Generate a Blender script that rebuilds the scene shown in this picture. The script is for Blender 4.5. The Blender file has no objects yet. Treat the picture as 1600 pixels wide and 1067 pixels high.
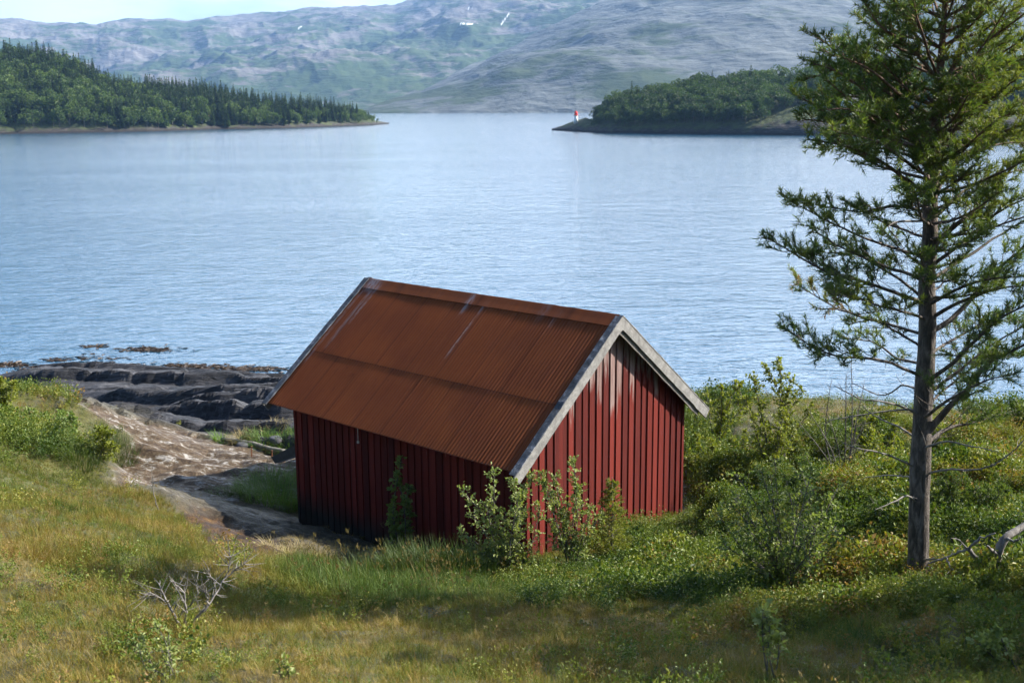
import bpy, math, random
import numpy as np
from mathutils import Matrix, Vector
R = math.radians
rng = np.random.default_rng(7)
scene = bpy.context.scene
COL = scene.collection

# ------------------------------------------------------------------ camera
F, PITCH, ROLL, H = 1776.9, 0.204, -0.008, 9.5
cd = bpy.data.cameras.new('camera'); cam = bpy.data.objects.new('camera', cd); COL.objects.link(cam)
cd.sensor_width = 36; cd.lens = F / 1600 * 36; cd.clip_start = 0.1; cd.clip_end = 60000
cam.matrix_world = Matrix.Translation((0, 0, H)) @ Matrix.Rotation(math.pi / 2 - PITCH, 4, 'X') @ Matrix.Rotation(ROLL, 4, 'Z')
cd.dof.use_dof = True; cd.dof.focus_distance = 21; cd.dof.aperture_fstop = 3.2
scene.camera = cam
CP, SP, CR, SR = math.cos(PITCH), math.sin(PITCH), math.cos(ROLL), math.sin(ROLL)

def ray(px, py):
    """direction of the sight line through a photo pixel, scaled so that y = 1"""
    A, B = px - 800, py - 533.5
    a = A * CR + B * SR; b = -A * SR + B * CR
    x = a / F; u = -b / F
    d = np.array([x, CP + u * SP, -SP + u * CP])
    return d / d[1]
def at(px, py, Y):
    d = ray(px, py) * Y
    return np.array([d[0], d[1], H + d[2]])
def on_z(px, py, z=0.0):
    d = ray(px, py)
    return at(px, py, (z - H) / d[2])
def to_px(P):
    P = np.asarray(P, float); x, y, z = P[..., 0], P[..., 1], P[..., 2] - H
    d = np.maximum(y * CP - z * SP, 0.05); u = y * SP + z * CP
    a = F * x / d; b = -F * u / d
    return 800 + a * CR - b * SR, 533.5 + b * CR + a * SR

# ------------------------------------------------------------------ noise
def _hash(ix, iy, s):
    h = (ix.astype(np.int64) * 374761393 + iy.astype(np.int64) * 668265263 + s * 1442695041) & 0x7fffffff
    h = ((h ^ (h >> 13)) * 1274126177) & 0x7fffffff
    return ((h ^ (h >> 16)) & 0xffff) / 65535.0
def vnoise(x, y, s=0):
    ix, iy = np.floor(x), np.floor(y); fx, fy = x - ix, y - iy
    fx = fx * fx * (3 - 2 * fx); fy = fy * fy * (3 - 2 * fy)
    a, b = _hash(ix, iy, s), _hash(ix + 1, iy, s); c, d = _hash(ix, iy + 1, s), _hash(ix + 1, iy + 1, s)
    return (a * (1 - fx) + b * fx) * (1 - fy) + (c * (1 - fx) + d * fx) * fy
def fbm(x, y, s=0, o=4, g=.5):
    t = 0; a = 1; n = 0
    for k in range(o):
        t = t + a * (vnoise(x, y, s + k * 17) * 2 - 1); n += a; a *= g; x = x * 2.03 + 11.3; y = y * 2.03 - 7.1
    return t / n
def ridged(x, y, s=0, o=4):
    t = 0; a = 1; n = 0
    for k in range(o):
        t = t + a * (1 - np.abs(vnoise(x, y, s + k * 17) * 2 - 1)); n += a; a *= .5; x = x * 2.1 + 5.3; y = y * 2.1 - 3.1
    return t / n
def sstep(a, b, x):
    t = np.clip((x - a) / (b - a), 0, 1); return t * t * (3 - 2 * t)
def in_poly(u, v, poly):
    inside = np.zeros(u.shape, bool); n = len(poly)
    for i in range(n):
        x1, y1 = poly[i]; x2, y2 = poly[(i + 1) % n]
        c = ((y1 > v) != (y2 > v)) & (u < (x2 - x1) * (v - y1) / (y2 - y1 + 1e-12) + x1)
        inside ^= c
    return inside

# ------------------------------------------------------------------ mesh helpers
def mesh_np(name, V, faces, mats=(), smooth=False, attrs=None, matidx=None):
    """faces: list of int arrays (n,3) or (n,4)"""
    me = bpy.data.meshes.new(name)
    V = np.asarray(V, np.float32)
    me.vertices.add(len(V)); me.vertices.foreach_set('co', V.ravel())
    faces = [np.asarray(f, np.int32) for f in faces if len(f)]
    tot = [np.full(len(f), f.shape[1], np.int32) for f in faces]
    loops = np.concatenate([f.ravel() for f in faces]); tot = np.concatenate(tot)
    me.loops.add(len(loops)); me.loops.foreach_set('vertex_index', loops)
    me.polygons.add(len(tot)); me.polygons.foreach_set('loop_start', np.concatenate([[0], np.cumsum(tot)[:-1]]).astype(np.int32))
    try: me.polygons.foreach_set('loop_total', tot)
    except Exception: pass
    me.polygons.foreach_set('use_smooth', np.full(len(tot), bool(smooth)))
    for m in mats: me.materials.append(m)
    if matidx is not None: me.polygons.foreach_set('material_index', np.asarray(matidx, np.int32))
    for k, v in (attrs or {}).items():
        v = np.asarray(v, np.float32)
        if v.ndim == 1:
            a = me.attributes.new(k, 'FLOAT', 'POINT'); a.data.foreach_set('value', v)
        else:
            a = me.attributes.new(k, 'FLOAT_VECTOR', 'POINT'); a.data.foreach_set('vector', v.ravel())
    me.update(calc_edges=True); me.validate()
    return me
def link(name, me, parent=None, loc=None):
    o = bpy.data.objects.new(name, me); COL.objects.link(o)
    if loc is not None: o.location = loc
    if parent: o.parent = parent
    return o
def tag(o, label=None, cat=None, group=None, kind=None):
    if label: o['label'] = label
    if cat: o['category'] = cat
    if group: o['group'] = group
    if kind: o['kind'] = kind
    return o
def empty(name, loc, label, cat, group=None, rz=0):
    o = bpy.data.objects.new(name, None); COL.objects.link(o); o.location = loc; o.rotation_euler.z = rz
    o.empty_display_size = .2
    return tag(o, label, cat, group)

class MB:
    """collects shapes into one mesh"""
    def __init__(s): s.V = []; s.F = []; s.n = 0; s.A = []
    def add(s, V, F, a=None):
        V = np.asarray(V, float); s.V.append(V)
        for f in F:
            if len(f): s.F.append(np.asarray(f) + s.n)
        s.A.append(np.zeros(len(V)) if a is None else np.broadcast_to(a, (len(V),)))
        s.n += len(V)
    def box(s, o, ax, ay, az, a=None):
        """corner o and three edge vectors"""
        o, ax, ay, az = map(lambda q: np.asarray(q, float), (o, ax, ay, az))
        V = [o + ax * i + ay * j + az * k for k in (0, 1) for j in (0, 1) for i in (0, 1)]
        f = [[0, 2, 3, 1], [4, 5, 7, 6], [0, 1, 5, 4], [2, 6, 7, 3], [0, 4, 6, 2], [1, 3, 7, 5]]
        if np.dot(np.cross(ax, ay), az) < 0: f = [q[::-1] for q in f]
        s.add(V, [np.array(f)], a)
    def tube(s, P, r, n=6, a=None, cap=True):
        P = np.asarray(P, float); m = len(P); r = np.broadcast_to(np.asarray(r, float), (m,))
        T = np.gradient(P, axis=0); T /= np.linalg.norm(T, axis=1)[:, None] + 1e-9
        ref = np.array([0, 0, 1.]) if abs(T[:, 2]).mean() < .8 else np.array([1., 0, 0])
        X = np.cross(T, ref); X /= np.linalg.norm(X, axis=1)[:, None] + 1e-9; Y = np.cross(T, X)
        th = np.arange(n) / n * 2 * np.pi
        V = P[:, None] + (X[:, None] * np.cos(th)[None, :, None] + Y[:, None] * np.sin(th)[None, :, None]) * r[:, None, None]
        i = np.arange(m - 1)[:, None] * n; j = np.arange(n)[None]; k = (j + 1) % n
        Fq = np.stack([i + j, i + n + j, i + n + k, i + k], -1).reshape(-1, 4)
        Vv = V.reshape(-1, 3); Ff = [Fq]
        if cap:
            Vv = np.vstack([Vv, P[:1], P[-1:]]); b = m * n
            jj = np.arange(n); kk = (jj + 1) % n
            Ff.append(np.stack([np.full(n, b), jj, kk], -1)); Ff.append(np.stack([np.full(n, b + 1), (m - 1) * n + kk, (m - 1) * n + jj], -1))
        s.add(Vv, Ff, a)
    def build(s, name, mat, parent=None, smooth=False, attr=None, origin=None):
        V = np.vstack(s.V)
        if origin is not None: V = V - np.asarray(origin)
        me = mesh_np(name, V, s.F, [mat] if mat else [], smooth, {attr: np.concatenate(s.A)} if attr else None)
        return link(name, me, parent)

def unit(v): return v / (np.linalg.norm(v, axis=-1, keepdims=True) + 1e-9)
def rand_unit(n, r=None):
    v = (r or rng).normal(size=(n, 3)); return unit(v)
def leaf_cards(P, D, N, L, W, tint=None, fold=.25):
    """pointed, slightly folded leaves: base P, direction D, normal N; six verts, two quads"""
    n = len(P); D = unit(D); S = unit(np.cross(D, N)); N = np.cross(S, D)
    L = np.broadcast_to(L, (n,))[:, None]; W = np.broadcast_to(W, (n,))[:, None]
    v0 = P; v1 = P + D * L * .35 + S * W * .5 + N * W * fold; v2 = P + D * L * .75 + S * W * .38 + N * W * fold * .7
    v3 = P + D * L - N * L * .08; v4 = P + D * L * .75 - S * W * .38 + N * W * fold * .7; v5 = P + D * L * .35 - S * W * .5 + N * W * fold
    V = np.stack([v0, v1, v2, v3, v4, v5], 1).reshape(-1, 3)
    i = np.arange(n)[:, None] * 6
    Fq = np.vstack([i + np.array([[0, 1, 2, 3]]), i + np.array([[0, 3, 4, 5]])])
    t = np.repeat(np.zeros(n) if tint is None else np.broadcast_to(tint, (n,)), 6)
    return V, Fq, t
def blade_cards(P, D, N, L, W, bend, tint=None):
    """grass blades or needles: two quads + tip, arching along N"""
    n = len(P); D = unit(D); S = unit(np.cross(D, N)); N = np.cross(S, D)
    L = np.broadcast_to(L, (n,))[:, None]; W = np.broadcast_to(W, (n,))[:, None]; b = np.broadcast_to(bend, (n,))[:, None]
    m = P + D * L * .55 + N * L * b * .3; t = P + D * L * (1 - .25 * np.abs(b)) + N * L * b
    V = np.stack([P - S * W * .5, P + S * W * .5, m + S * W * .4, m - S * W * .4, t], 1).reshape(-1, 3)
    i = np.arange(n)[:, None] * 5
    tt = np.repeat(np.zeros(n) if tint is None else np.broadcast_to(tint, (n,)), 5)
    return V, i + np.array([[0, 1, 2, 3]]), i + np.array([[3, 2, 4]]), tt

# ------------------------------------------------------------------ materials
def new_mat(name):
    m = bpy.data.materials.new(name); m.use_nodes = True; nt = m.node_tree
    b = nt.nodes['Principled BSDF']; return m, nt, b
def nd(nt, t, **k):
    n = nt.nodes.new(t)
    for a, v in k.items():
        if a.startswith('i_'):
            n.inputs[a[2:].replace('_', ' ')].default_value = v
        else: setattr(n, a, v)
    return n
def noise(nt, vec, scale, detail=4, rough=.55, dist=0):
    n = nd(nt, 'ShaderNodeTexNoise'); n.inputs['Scale'].default_value = scale; n.inputs['Detail'].default_value = detail
    n.inputs['Roughness'].default_value = rough; n.inputs['Distortion'].default_value = dist
    if vec is not None: nt.links.new(vec, n.inputs['Vector'])
    return n.outputs['Fac']
def ramp(nt, fac, stops, interp='LINEAR'):
    r = nd(nt, 'ShaderNodeValToRGB'); cr = r.color_ramp; cr.interpolation = interp
    while len(cr.elements) < len(stops): cr.elements.new(.5)
    for e, (p, c) in zip(cr.elements, stops):
        e.position = p; e.color = (*c, 1) if len(c) == 3 else c
    nt.links.new(fac, r.inputs['Fac']); return r.outputs['Color']
def mixc(nt, fac, a, b, mode='MIX'):
    m = nd(nt, 'ShaderNodeMix', data_type='RGBA', blend_type=mode)
    for s, v in ((m.inputs[0], fac), (m.inputs[6], a), (m.inputs[7], b)):
        if hasattr(v, 'links'): nt.links.new(v, s)
        elif isinstance(v, (int, float)): s.default_value = v
        else: s.default_value = (*v, 1)
    return m.outputs[2]
def math_(nt, op, a, b=0.0, clamp=False):
    m = nd(nt, 'ShaderNodeMath', operation=op, use_clamp=clamp)
    for s, v in ((m.inputs[0], a), (m.inputs[1], b)):
        if hasattr(v, 'links'): nt.links.new(v, s)
        else: s.default_value = v
    return m.outputs[0]
def mapped(nt, coord='Object', scale=(1, 1, 1), rot=(0, 0, 0)):
    t = nd(nt, 'ShaderNodeTexCoord'); m = nd(nt, 'ShaderNodeMapping')
    m.inputs['Scale'].default_value = scale; m.inputs['Rotation'].default_value = rot
    nt.links.new(t.outputs[coord], m.inputs['Vector']); return m.outputs['Vector']
def attr(nt, name, kind='GEOMETRY', out='Fac'):
    a = nd(nt, 'ShaderNodeAttribute', attribute_name=name, attribute_type=kind); return a.outputs[out]
def bump(nt, b, h, strength=.5, dist=.05, normal=None):
    n = nd(nt, 'ShaderNodeBump'); n.inputs['Strength'].default_value = strength; n.inputs['Distance'].default_value = dist
    nt.links.new(h, n.inputs['Height'])
    if normal is not None: nt.links.new(normal, n.inputs['Normal'])
    if b is not None: nt.links.new(n.outputs['Normal'], b.inputs['Normal'])
    return n.outputs['Normal']

def leaf_mat(name, stops, src='tint', kind='GEOMETRY', transl=.3, rough=.5, var=.35, spec=.35):
    """thin leaves: colour picked along a ramp by a per-leaf value, light passes through"""
    m, nt, b = new_mat(name); L = nt.links
    f = attr(nt, src, kind)
    if var:
        oi = nd(nt, 'ShaderNodeObjectInfo')
        f = math_(nt, 'ADD', f, math_(nt, 'MULTIPLY', math_(nt, 'SUBTRACT', oi.outputs['Random'], .5), var), True)
    c = ramp(nt, f, stops)
    L.new(c, b.inputs['Base Color']); b.inputs['Roughness'].default_value = rough; b.inputs['Specular IOR Level'].default_value = spec
    tr = nd(nt, 'ShaderNodeBsdfTranslucent'); L.new(mixc(nt, 1.0, c, (1.25, 1.3, .55), 'MULTIPLY'), tr.inputs['Color'])
    ms = nd(nt, 'ShaderNodeMixShader'); ms.inputs[0].default_value = transl
    L.new(b.outputs[0], ms.inputs[1]); L.new(tr.outputs[0], ms.inputs[2]); L.new(ms.outputs[0], nt.nodes['Material Output'].inputs['Surface'])
    return m

def wood_mat(name, c1, c2, scale=8, rough=.85):
    m, nt, b = new_mat(name); v = mapped(nt)
    n = noise(nt, v, scale, 5, .65)
    nt.links.new(ramp(nt, n, [(.3, c1), (.7, c2)]), b.inputs['Base Color']); b.inputs['Roughness'].default_value = rough
    bump(nt, b, n, .6, .01); return m

# ------------------------------------------------------------------ instanced ground cover / far woods (stuff)
def instancer(name, protos, P, rot, scl, idx, tint, label=None):
    """one object whose points carry copies of small prototype meshes"""
    me = mesh_np(name, P, [np.zeros((0, 3), int)] if False else [], (), False) if False else bpy.data.meshes.new(name)
    P = np.asarray(P, np.float32); me.vertices.add(len(P)); me.vertices.foreach_set('co', P.ravel())
    for k, v, t in (('rot', rot, 'FLOAT_VECTOR'), ('scl', scl, 'FLOAT_VECTOR'), ('tint', tint, 'FLOAT'), ('idx', idx, 'INT')):
        a = me.attributes.new(k, t, 'POINT')
        if t == 'FLOAT_VECTOR': a.data.foreach_set('vector', np.asarray(v, np.float32).ravel())
        elif t == 'INT': a.data.foreach_set('value', np.asarray(v, np.int32))
        else: a.data.foreach_set('value', np.asarray(v, np.float32))
    o = link(name, me); tag(o, label, kind='stuff')
    g = bpy.data.node_groups.new(name + '_nodes', 'GeometryNodeTree')
    g.interface.new_socket('Geometry', in_out='INPUT', socket_type='NodeSocketGeometry')
    g.interface.new_socket('Geometry', in_out='OUTPUT', socket_type='NodeSocketGeometry')
    gi = g.nodes.new('NodeGroupInput'); go = g.nodes.new('NodeGroupOutput'); ip = g.nodes.new('GeometryNodeInstanceOnPoints')
    jn = g.nodes.new('GeometryNodeJoinGeometry')
    for pr in protos[::-1]:
        oi = g.nodes.new('GeometryNodeObjectInfo'); oi.inputs['Object'].default_value = pr; oi.inputs['As Instance'].default_value = True
        g.links.new(oi.outputs['Geometry'], jn.inputs[0])
    def na(nm, t):
        n = g.nodes.new('GeometryNodeInputNamedAttribute'); n.data_type = t; n.inputs['Name'].default_value = nm; return n.outputs[0]
    g.links.new(gi.outputs[0], ip.inputs['Points']); g.links.new(jn.outputs[0], ip.inputs['Instance'])
    ip.inputs['Pick Instance'].default_value = True
    g.links.new(na('idx', 'INT'), ip.inputs['Instance Index']); g.links.new(na('scl', 'FLOAT_VECTOR'), ip.inputs['Scale'])
    er = g.nodes.new('FunctionNodeEulerToRotation'); g.links.new(na('rot', 'FLOAT_VECTOR'), er.inputs[0]); g.links.new(er.outputs[0], ip.inputs['Rotation'])
    g.links.new(ip.outputs[0], go.inputs[0])
    md = o.modifiers.new('copies', 'NODES'); md.node_group = g
    return o
def proto(name, me):
    return bpy.data.objects.new(name, me)          # never linked: only its mesh is copied

# ------------------------------------------------------------------ light and sky
SUN_AZ, SUN_EL = R(10), R(36)
sd = Vector((math.cos(SUN_EL) * math.cos(SUN_AZ), math.cos(SUN_EL) * math.sin(SUN_AZ), math.sin(SUN_EL)))
sl = bpy.data.lights.new('sun', 'SUN'); sl.energy = 5.0; sl.angle = R(.53); sl.color = (1, .93, .82)
so = bpy.data.objects.new('sun', sl); COL.objects.link(so); so.rotation_euler = sd.to_track_quat('Z', 'Y').to_euler(); so.location = (60, 5, 60)
W = bpy.data.worlds.new('World'); scene.world = W; W.use_nodes = True; nt = W.node_tree
bg = nt.nodes['Background']; sky = nd(nt, 'ShaderNodeTexSky', sky_type='NISHITA'); sky.sun_disc = False
sky.sun_elevation = SUN_EL; sky.sun_rotation = R(90) - SUN_AZ; sky.air_density = 1.0; sky.dust_density = .6; sky.ozone_density = 1.6
tc = nd(nt, 'ShaderNodeTexCoord'); mp = nd(nt, 'ShaderNodeMapping'); mp.inputs['Scale'].default_value = (1, 1, 3.2)
nt.links.new(tc.outputs['Generated'], mp.inputs['Vector'])
cn = noise(nt, mp.outputs['Vector'], 2.3, 7, .56, .25)
sx = nd(nt, 'ShaderNodeSeparateXYZ'); nt.links.new(tc.outputs['Generated'], sx.inputs[0])
el_ = sx.outputs[2]
band = math_(nt, 'MULTIPLY', ramp(nt, el_, [(.0, (.12, .12, .12)), (.085, (.26, .26, .26)), (.15, (1, 1, 1)), (.5, (.85, .85, .85)), (.75, (0, 0, 0))], 'EASE'), ramp(nt, math_(nt, 'ADD', sx.outputs[1], math_(nt, 'MULTIPLY', sx.outputs[0], .75)), [(.25, (0, 0, 0)), (.95, (1, 1, 1))], 'EASE'))
cov = math_(nt, 'MULTIPLY', ramp(nt, cn, [(.36, (0, 0, 0)), (.62, (1, 1, 1))], 'EASE'), math_(nt, 'MULTIPLY', band, .85))
nt.links.new(mixc(nt, cov, sky.outputs[0], (39, 42, 46)), bg.inputs['Color']); bg.inputs['Strength'].default_value = .06
scene.view_settings.view_transform = 'Standard'; scene.view_settings.look = 'None'; scene.view_settings.exposure = 1.6; scene.view_settings.gamma = 1
scene.cycles.use_denoising = True
scene.cycles.max_bounces = 8; scene.cycles.diffuse_bounces = 3; scene.cycles.glossy_bounces = 3; scene.cycles.transmission_bounces = 4
scene.cycles.caustics_reflective = False; scene.cycles.caustics_refractive = False; scene.cycles.sample_clamp_indirect = 6
scene.cycles.use_adaptive_sampling = True; scene.cycles.adaptive_threshold = .02

# haze: even thin air round everything
hm = bpy.data.materials.new('haze'); hm.use_nodes = True; nt = hm.node_tree; nt.nodes.clear()
pv = nd(nt, 'ShaderNodeVolumePrincipled'); pv.inputs['Color'].default_value = (.3, .55, 1, 1); pv.inputs['Density'].default_value = .0001
pv.inputs['Anisotropy'].default_value = .1
mo = nd(nt, 'ShaderNodeOutputMaterial'); nt.links.new(pv.outputs[0], mo.inputs['Volume'])
mb = MB(); mb.box((-7000, -600, -13), (14000, 0, 0), (0, 9400, 0), (0, 0, 1063))
tag(mb.build('haze', hm), 'thin blue summer haze over the fjord', kind='stuff')

# ------------------------------------------------------------------ water
m, nt, b = new_mat('water'); L = nt.links
b.inputs['Base Color'].default_value = (.014, .08, .155, 1); b.inputs['Roughness'].default_value = .05; b.inputs['IOR'].default_value = 1.36; b.inputs['Specular IOR Level'].default_value = .8
v1 = mapped(nt, scale=(.55, 1.0, 1), rot=(0, 0, R(-14)))
v2 = mapped(nt, scale=(.8, 1.0, 1), rot=(0, 0, R(24)))
n1 = noise(nt, v1, 1.5, 3, .55, .5); n2 = noise(nt, v2, 4.2, 4, .6, .4); n3 = noise(nt, v2, .3, 2, .5, .3)
patch = noise(nt, mapped(nt, scale=(.35, 1, 1), rot=(0, 0, R(6))), .022, 3, .5, .6)
hgt = math_(nt, 'ADD', math_(nt, 'ADD', math_(nt, 'MULTIPLY', n1, .3), math_(nt, 'MULTIPLY', n2, .11)), math_(nt, 'MULTIPLY', n3, .4))
hgt = math_(nt, 'MULTIPLY', hgt, math_(nt, 'ADD', .3, math_(nt, 'MULTIPLY', patch, 1.4)))
bump(nt, b, hgt, 1.0, .44)
water_mat = m
me = mesh_np('water', [(-7000, -560, 0), (7000, -560, 0), (7000, 8600, 0), (-7000, 8600, 0)], [np.array([[0, 1, 2, 3]])], [m])
tag(link('water', me), 'calm rippled blue fjord water', kind='structure')

# ------------------------------------------------------------------ mountains
def mountain_mat(name, rock1, rock2, veg1, veg2, vegbias, dip):
    m, nt, b = new_mat(name); L = nt.links
    v = mapped(nt, scale=(.6, .6, 2.6), rot=(0, R(dip), 0))
    big = noise(nt, mapped(nt), .0035, 4, .55, .3); st = noise(nt, v, .011, 6, .62, .5); fine = noise(nt, v, .05, 5, .65)
    f = math_(nt, 'ADD', math_(nt, 'MULTIPLY', big, .9), math_(nt, 'ADD', math_(nt, 'MULTIPLY', st, .8), math_(nt, 'MULTIPLY', fine, .55)))
    hgt_ = nd(nt, 'ShaderNodeSeparateXYZ'); L.new(mapped(nt), hgt_.inputs[0])
    f = math_(nt, 'SUBTRACT', f, math_(nt, 'MULTIPLY', hgt_.outputs[2], .0004))
    f = ramp(nt, math_(nt, 'SUBTRACT', f, vegbias), [(.45, (0, 0, 0)), (.57, (1, 1, 1))])
    rock = ramp(nt, fine, [(.3, rock1), (.65, rock2)]); veg = ramp(nt, st, [(.35, veg1), (.65, veg2)])
    c = mixc(nt, f, rock, veg)
    sn = attr(nt, 'snow'); c = mixc(nt, sn, c, (.85, .87, .9))
    L.new(c, b.inputs['Base Color']); b.inputs['Roughness'].default_value = .95; b.inputs['Specular IOR Level'].default_value = .1
    bump(nt, b, math_(nt, 'ADD', st, math_(nt, 'MULTIPLY', fine, .5)), .8, 14); return m

def mountain(name, crest, cols, D0, D1, back, amp, shape, mat, label, seed, snow=(), rows=230):
    cu = np.asarray(cols, float); cx, cy = np.array(crest, float).T
    yc = np.interp(cu, cx, cy)
    d0 = np.interp(cu, *np.array(D0, float).T); d1 = np.interp(cu, *np.array(D1, float).T)
    k = np.array([ray(u, 150)[0] for u in cu])
    z1 = np.array([at(u, y, d)[2] for u, y, d in zip(cu, yc, d1)]); z1 = np.maximum(z1, 4)
    t = np.concatenate([np.linspace(-.04, 1, rows), np.linspace(1.04, 1.9, 24)])[:, None]
    Y = d0 + (d1 - d0) * np.minimum(t, 1) + np.maximum(t - 1, 0) * back
    X = k * Y
    tt = np.clip(t, 0, 1)
    base = z1 * shape(tt) + np.minimum(t, 0) * 100
    env = np.sin(np.pi * np.clip(t, 0, 1)) ** .8
    nz = fbm(X / 620, Y / 620, seed, 5) * amp + (ridged(X / 260 + Y / 900, Y / 420, seed + 5, 5) - .5) * amp * .75
    Z = base + nz * env * np.clip(z1 / 120, .05, 1) + np.where(t > 1, -(t - 1) * z1 * .8, 0)
    Z += fbm(X / 90, Y / 90, seed + 9, 4) * amp * .16 * np.clip(tt * 6, 0, 1) * np.clip(z1 / 120, .05, 1)
    V = np.stack([np.broadcast_to(X, Z.shape), np.broadcast_to(Y, Z.shape), Z], -1)
    nr, nc = Z.shape
    i = np.arange(nr - 1)[:, None] * nc + np.arange(nc - 1)[None]
    Fq = np.stack([i, i + 1, i + nc + 1, i + nc], -1).reshape(-1, 4)
    V = V.reshape(-1, 3); u, v = to_px(V); sn = np.zeros(len(V))
    for (ax, ay, bx, by, w) in snow:
        dx, dy = bx - ax, by - ay; s = np.clip(((u - ax) * dx + (v - ay) * dy) / (dx * dx + dy * dy), 0, 1)
        dd = np.hypot(u - ax - s * dx, v - ay - s * dy) + fbm(u / 4, v / 2, 3, 2) * w * .5
        sn = np.maximum(sn, sstep(w * 1.2, w * .6, dd))
    front = np.repeat(t[:, 0] <= 1, nc); sn *= front
    me = mesh_np(name, V, [Fq], [mat], True, {'snow': sn})
    return tag(link(name, me), label, kind='structure')
mm1 = mountain_mat('far_mountain', (.09, .085, .085), (.2, .19, .185), (.03, .055, .02), (.055, .08, .032), .515, 8)
mm2 = mountain_mat('near_mountain', (.05, .056, .056), (.14, .156, .158), (.024, .038, .02), (.045, .062, .03), .635, 14)
mountain('mountain', [(-900, 90), (-300, 52), (0, 28), (40, 29), (85, 36), (160, 38), (185, 33), (230, 28), (300, 32), (345, 25), (420, 21), (500, 14), (560, 11), (620, 8), (650, -2), (720, -30), (900, -70), (1300, -60), (1800, -20), (2500, 60)],
         np.concatenate([np.arange(-900, 0, 9), np.arange(0, 960, 1.8), np.arange(960, 2500, 14)]),
         [(-900, 2600), (300, 2500), (700, 2100), (2500, 2600)], [(-900, 5200), (300, 5000), (800, 5600), (2500, 6000)], 1200, 95, lambda t: .9 * t ** 1.25 + .1 * t ** .6, mm1,
         'far bare mountain range with green slopes and snow patches behind the fjord', 21,
         [(730, 13, 740, 14.3, .4), (718, 37.5, 746, 38.2, .55), (784, 38, 789, 30, 1.0), (789, 30, 795, 22, .7), (467, 44, 471, 42, .75), (477, 37, 480, 35, .6)])
mountain('mountain', [(560, 176), (585, 164), (620, 152), (660, 141), (700, 122), (760, 92), (820, 62), (880, 30), (940, 2), (1000, -22), (1150, -55), (1350, -66), (1600, -45), (2000, -5), (2600, 70)],
         np.concatenate([np.arange(560, 1640, 2.2), np.arange(1640, 2600, 14)]),
         [(560, 1750), (900, 1550), (2600, 1300)], [(560, 1830), (620, 2000), (760, 2500), (1000, 2900), (2600, 3000)], 900, 48, lambda t: .75 * t + .25 * t ** .5, mm2,
         'near grey rocky mountain with thin green streaks sloping down to the fjord', 33)

# ------------------------------------------------------------------ far trees
fir_leaf = leaf_mat('fir_needles', [(0, (.02, .046, .015)), (.5, (.04, .078, .023)), (1, (.08, .125, .035))], kind='GEOMETRY', transl=.15, var=.6)
birch_leaf = leaf_mat('birch_leaves', [(0, (.034, .066, .016)), (.5, (.07, .122, .027)), (1, (.135, .19, .046))], kind='GEOMETRY', transl=.3, var=.6)
bark = wood_mat('bark', (.05, .04, .033), (.14, .115, .095), 6)
def fir_mesh(seed, h=10.):
    r = np.random.default_rng(seed); Ps, Ds, Ls, Ts = [], [], [], []
    nl = 30; slim = r.uniform(.13, .19)
    for i in range(nl):
        f = .08 + .92 * i / nl; rad = h * slim * (1 - f) ** .8 * r.uniform(.75, 1.2) + .12
        for j in range(int(7 + 7 * (1 - f))):
            a = r.uniform(0, 6.283); d = np.array([math.cos(a), math.sin(a), -.25 + .55 * f + r.uniform(-.15, .15)]); rr = rad * r.uniform(.65, 1.1)
            Ps.append((0, 0, h * f)); Ds.append(d); Ls.append(rr); Ts.append(r.uniform(.2, .8))
            Ps.append(np.array([0, 0, h * f]) + d * rr * .4); Ds.append(d + np.array([-d[1], d[0], -.3]) * r.choice([-.8, .8])); Ls.append(rr * .6); Ts.append(r.uniform(.3, 1))
    Ps.append((0, 0, h * .94)); Ds.append((0, .02, 1)); Ls.append(h * .075); Ts.append(.5)
    P, D, Lh = np.array(Ps), np.array(Ds), np.array(Ls)
    V, Fq, t = leaf_cards(P, D, unit(np.array([0, 0, 1.]) + rand_unit(len(P), r) * .6), Lh, Lh * .45 + .15, np.array(Ts), .15)
    mb = MB(); mb.add(V, [Fq], t); nf = len(Fq); mb.tube([(0, 0, -.8), (0, 0, h * .5), (0, 0, h * .97)], [h * .014, h * .009, .02], 5)
    nall = sum(len(f) for f in mb.F)
    return mesh_np('fir_tree', np.vstack(mb.V), mb.F, [fir_leaf, bark], False, {'tint': np.concatenate(mb.A)}, np.r_[np.zeros(nf), np.ones(nall - nf)])
def broad_mesh(seed, h=7., nleaf=850, dt=0.):
    r = np.random.default_rng(seed); nl = 9
    C = np.stack([r.normal(0, h * .15, nl), r.normal(0, h * .15, nl), h * r.uniform(.3, .88, nl)], 1); Rr = h * r.uniform(.12, .2, nl)
    k = r.integers(0, nl, nleaf); d = rand_unit(nleaf, r); d[:, 2] = d[:, 2] * .85 + .1
    P = C[k] + d * Rr[k][:, None] * (r.uniform(.35, 1, nleaf) ** .5)[:, None] * np.array([1, 1, 1.15])
    D = unit(d + rand_unit(nleaf, r) * .9); N = unit(d + rand_unit(nleaf, r) * .8)
    V, Fq, t = leaf_cards(P, D, N, r.uniform(.3, .55, nleaf) * (850 / nleaf) ** .45, r.uniform(.22, .4, nleaf) * (850 / nleaf) ** .45, np.clip(r.uniform(.1, .8, nleaf) + (k % 3 - 1) * .12 + dt, 0, 1))
    mb = MB(); mb.add(V, [Fq], t); nf = len(Fq)
    mb.tube([(0, 0, -.8), (.1, 0, h * .4), (0, .1, h * .85)], [h * .016, h * .011, .02], 5)
    for c in C[:5]: mb.tube([(0.05, 0, h * .25), (c * .5 + np.array([0, 0, h * .13])), c], [h * .008, h * .006, .02], 4)
    nall = sum(len(f) for f in mb.F)
    return mesh_np('birch_tree', np.vstack(mb.V), mb.F, [birch_leaf, bark], False, {'tint': np.concatenate(mb.A)}, np.r_[np.zeros(nf), np.ones(nall - nf)])
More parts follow.
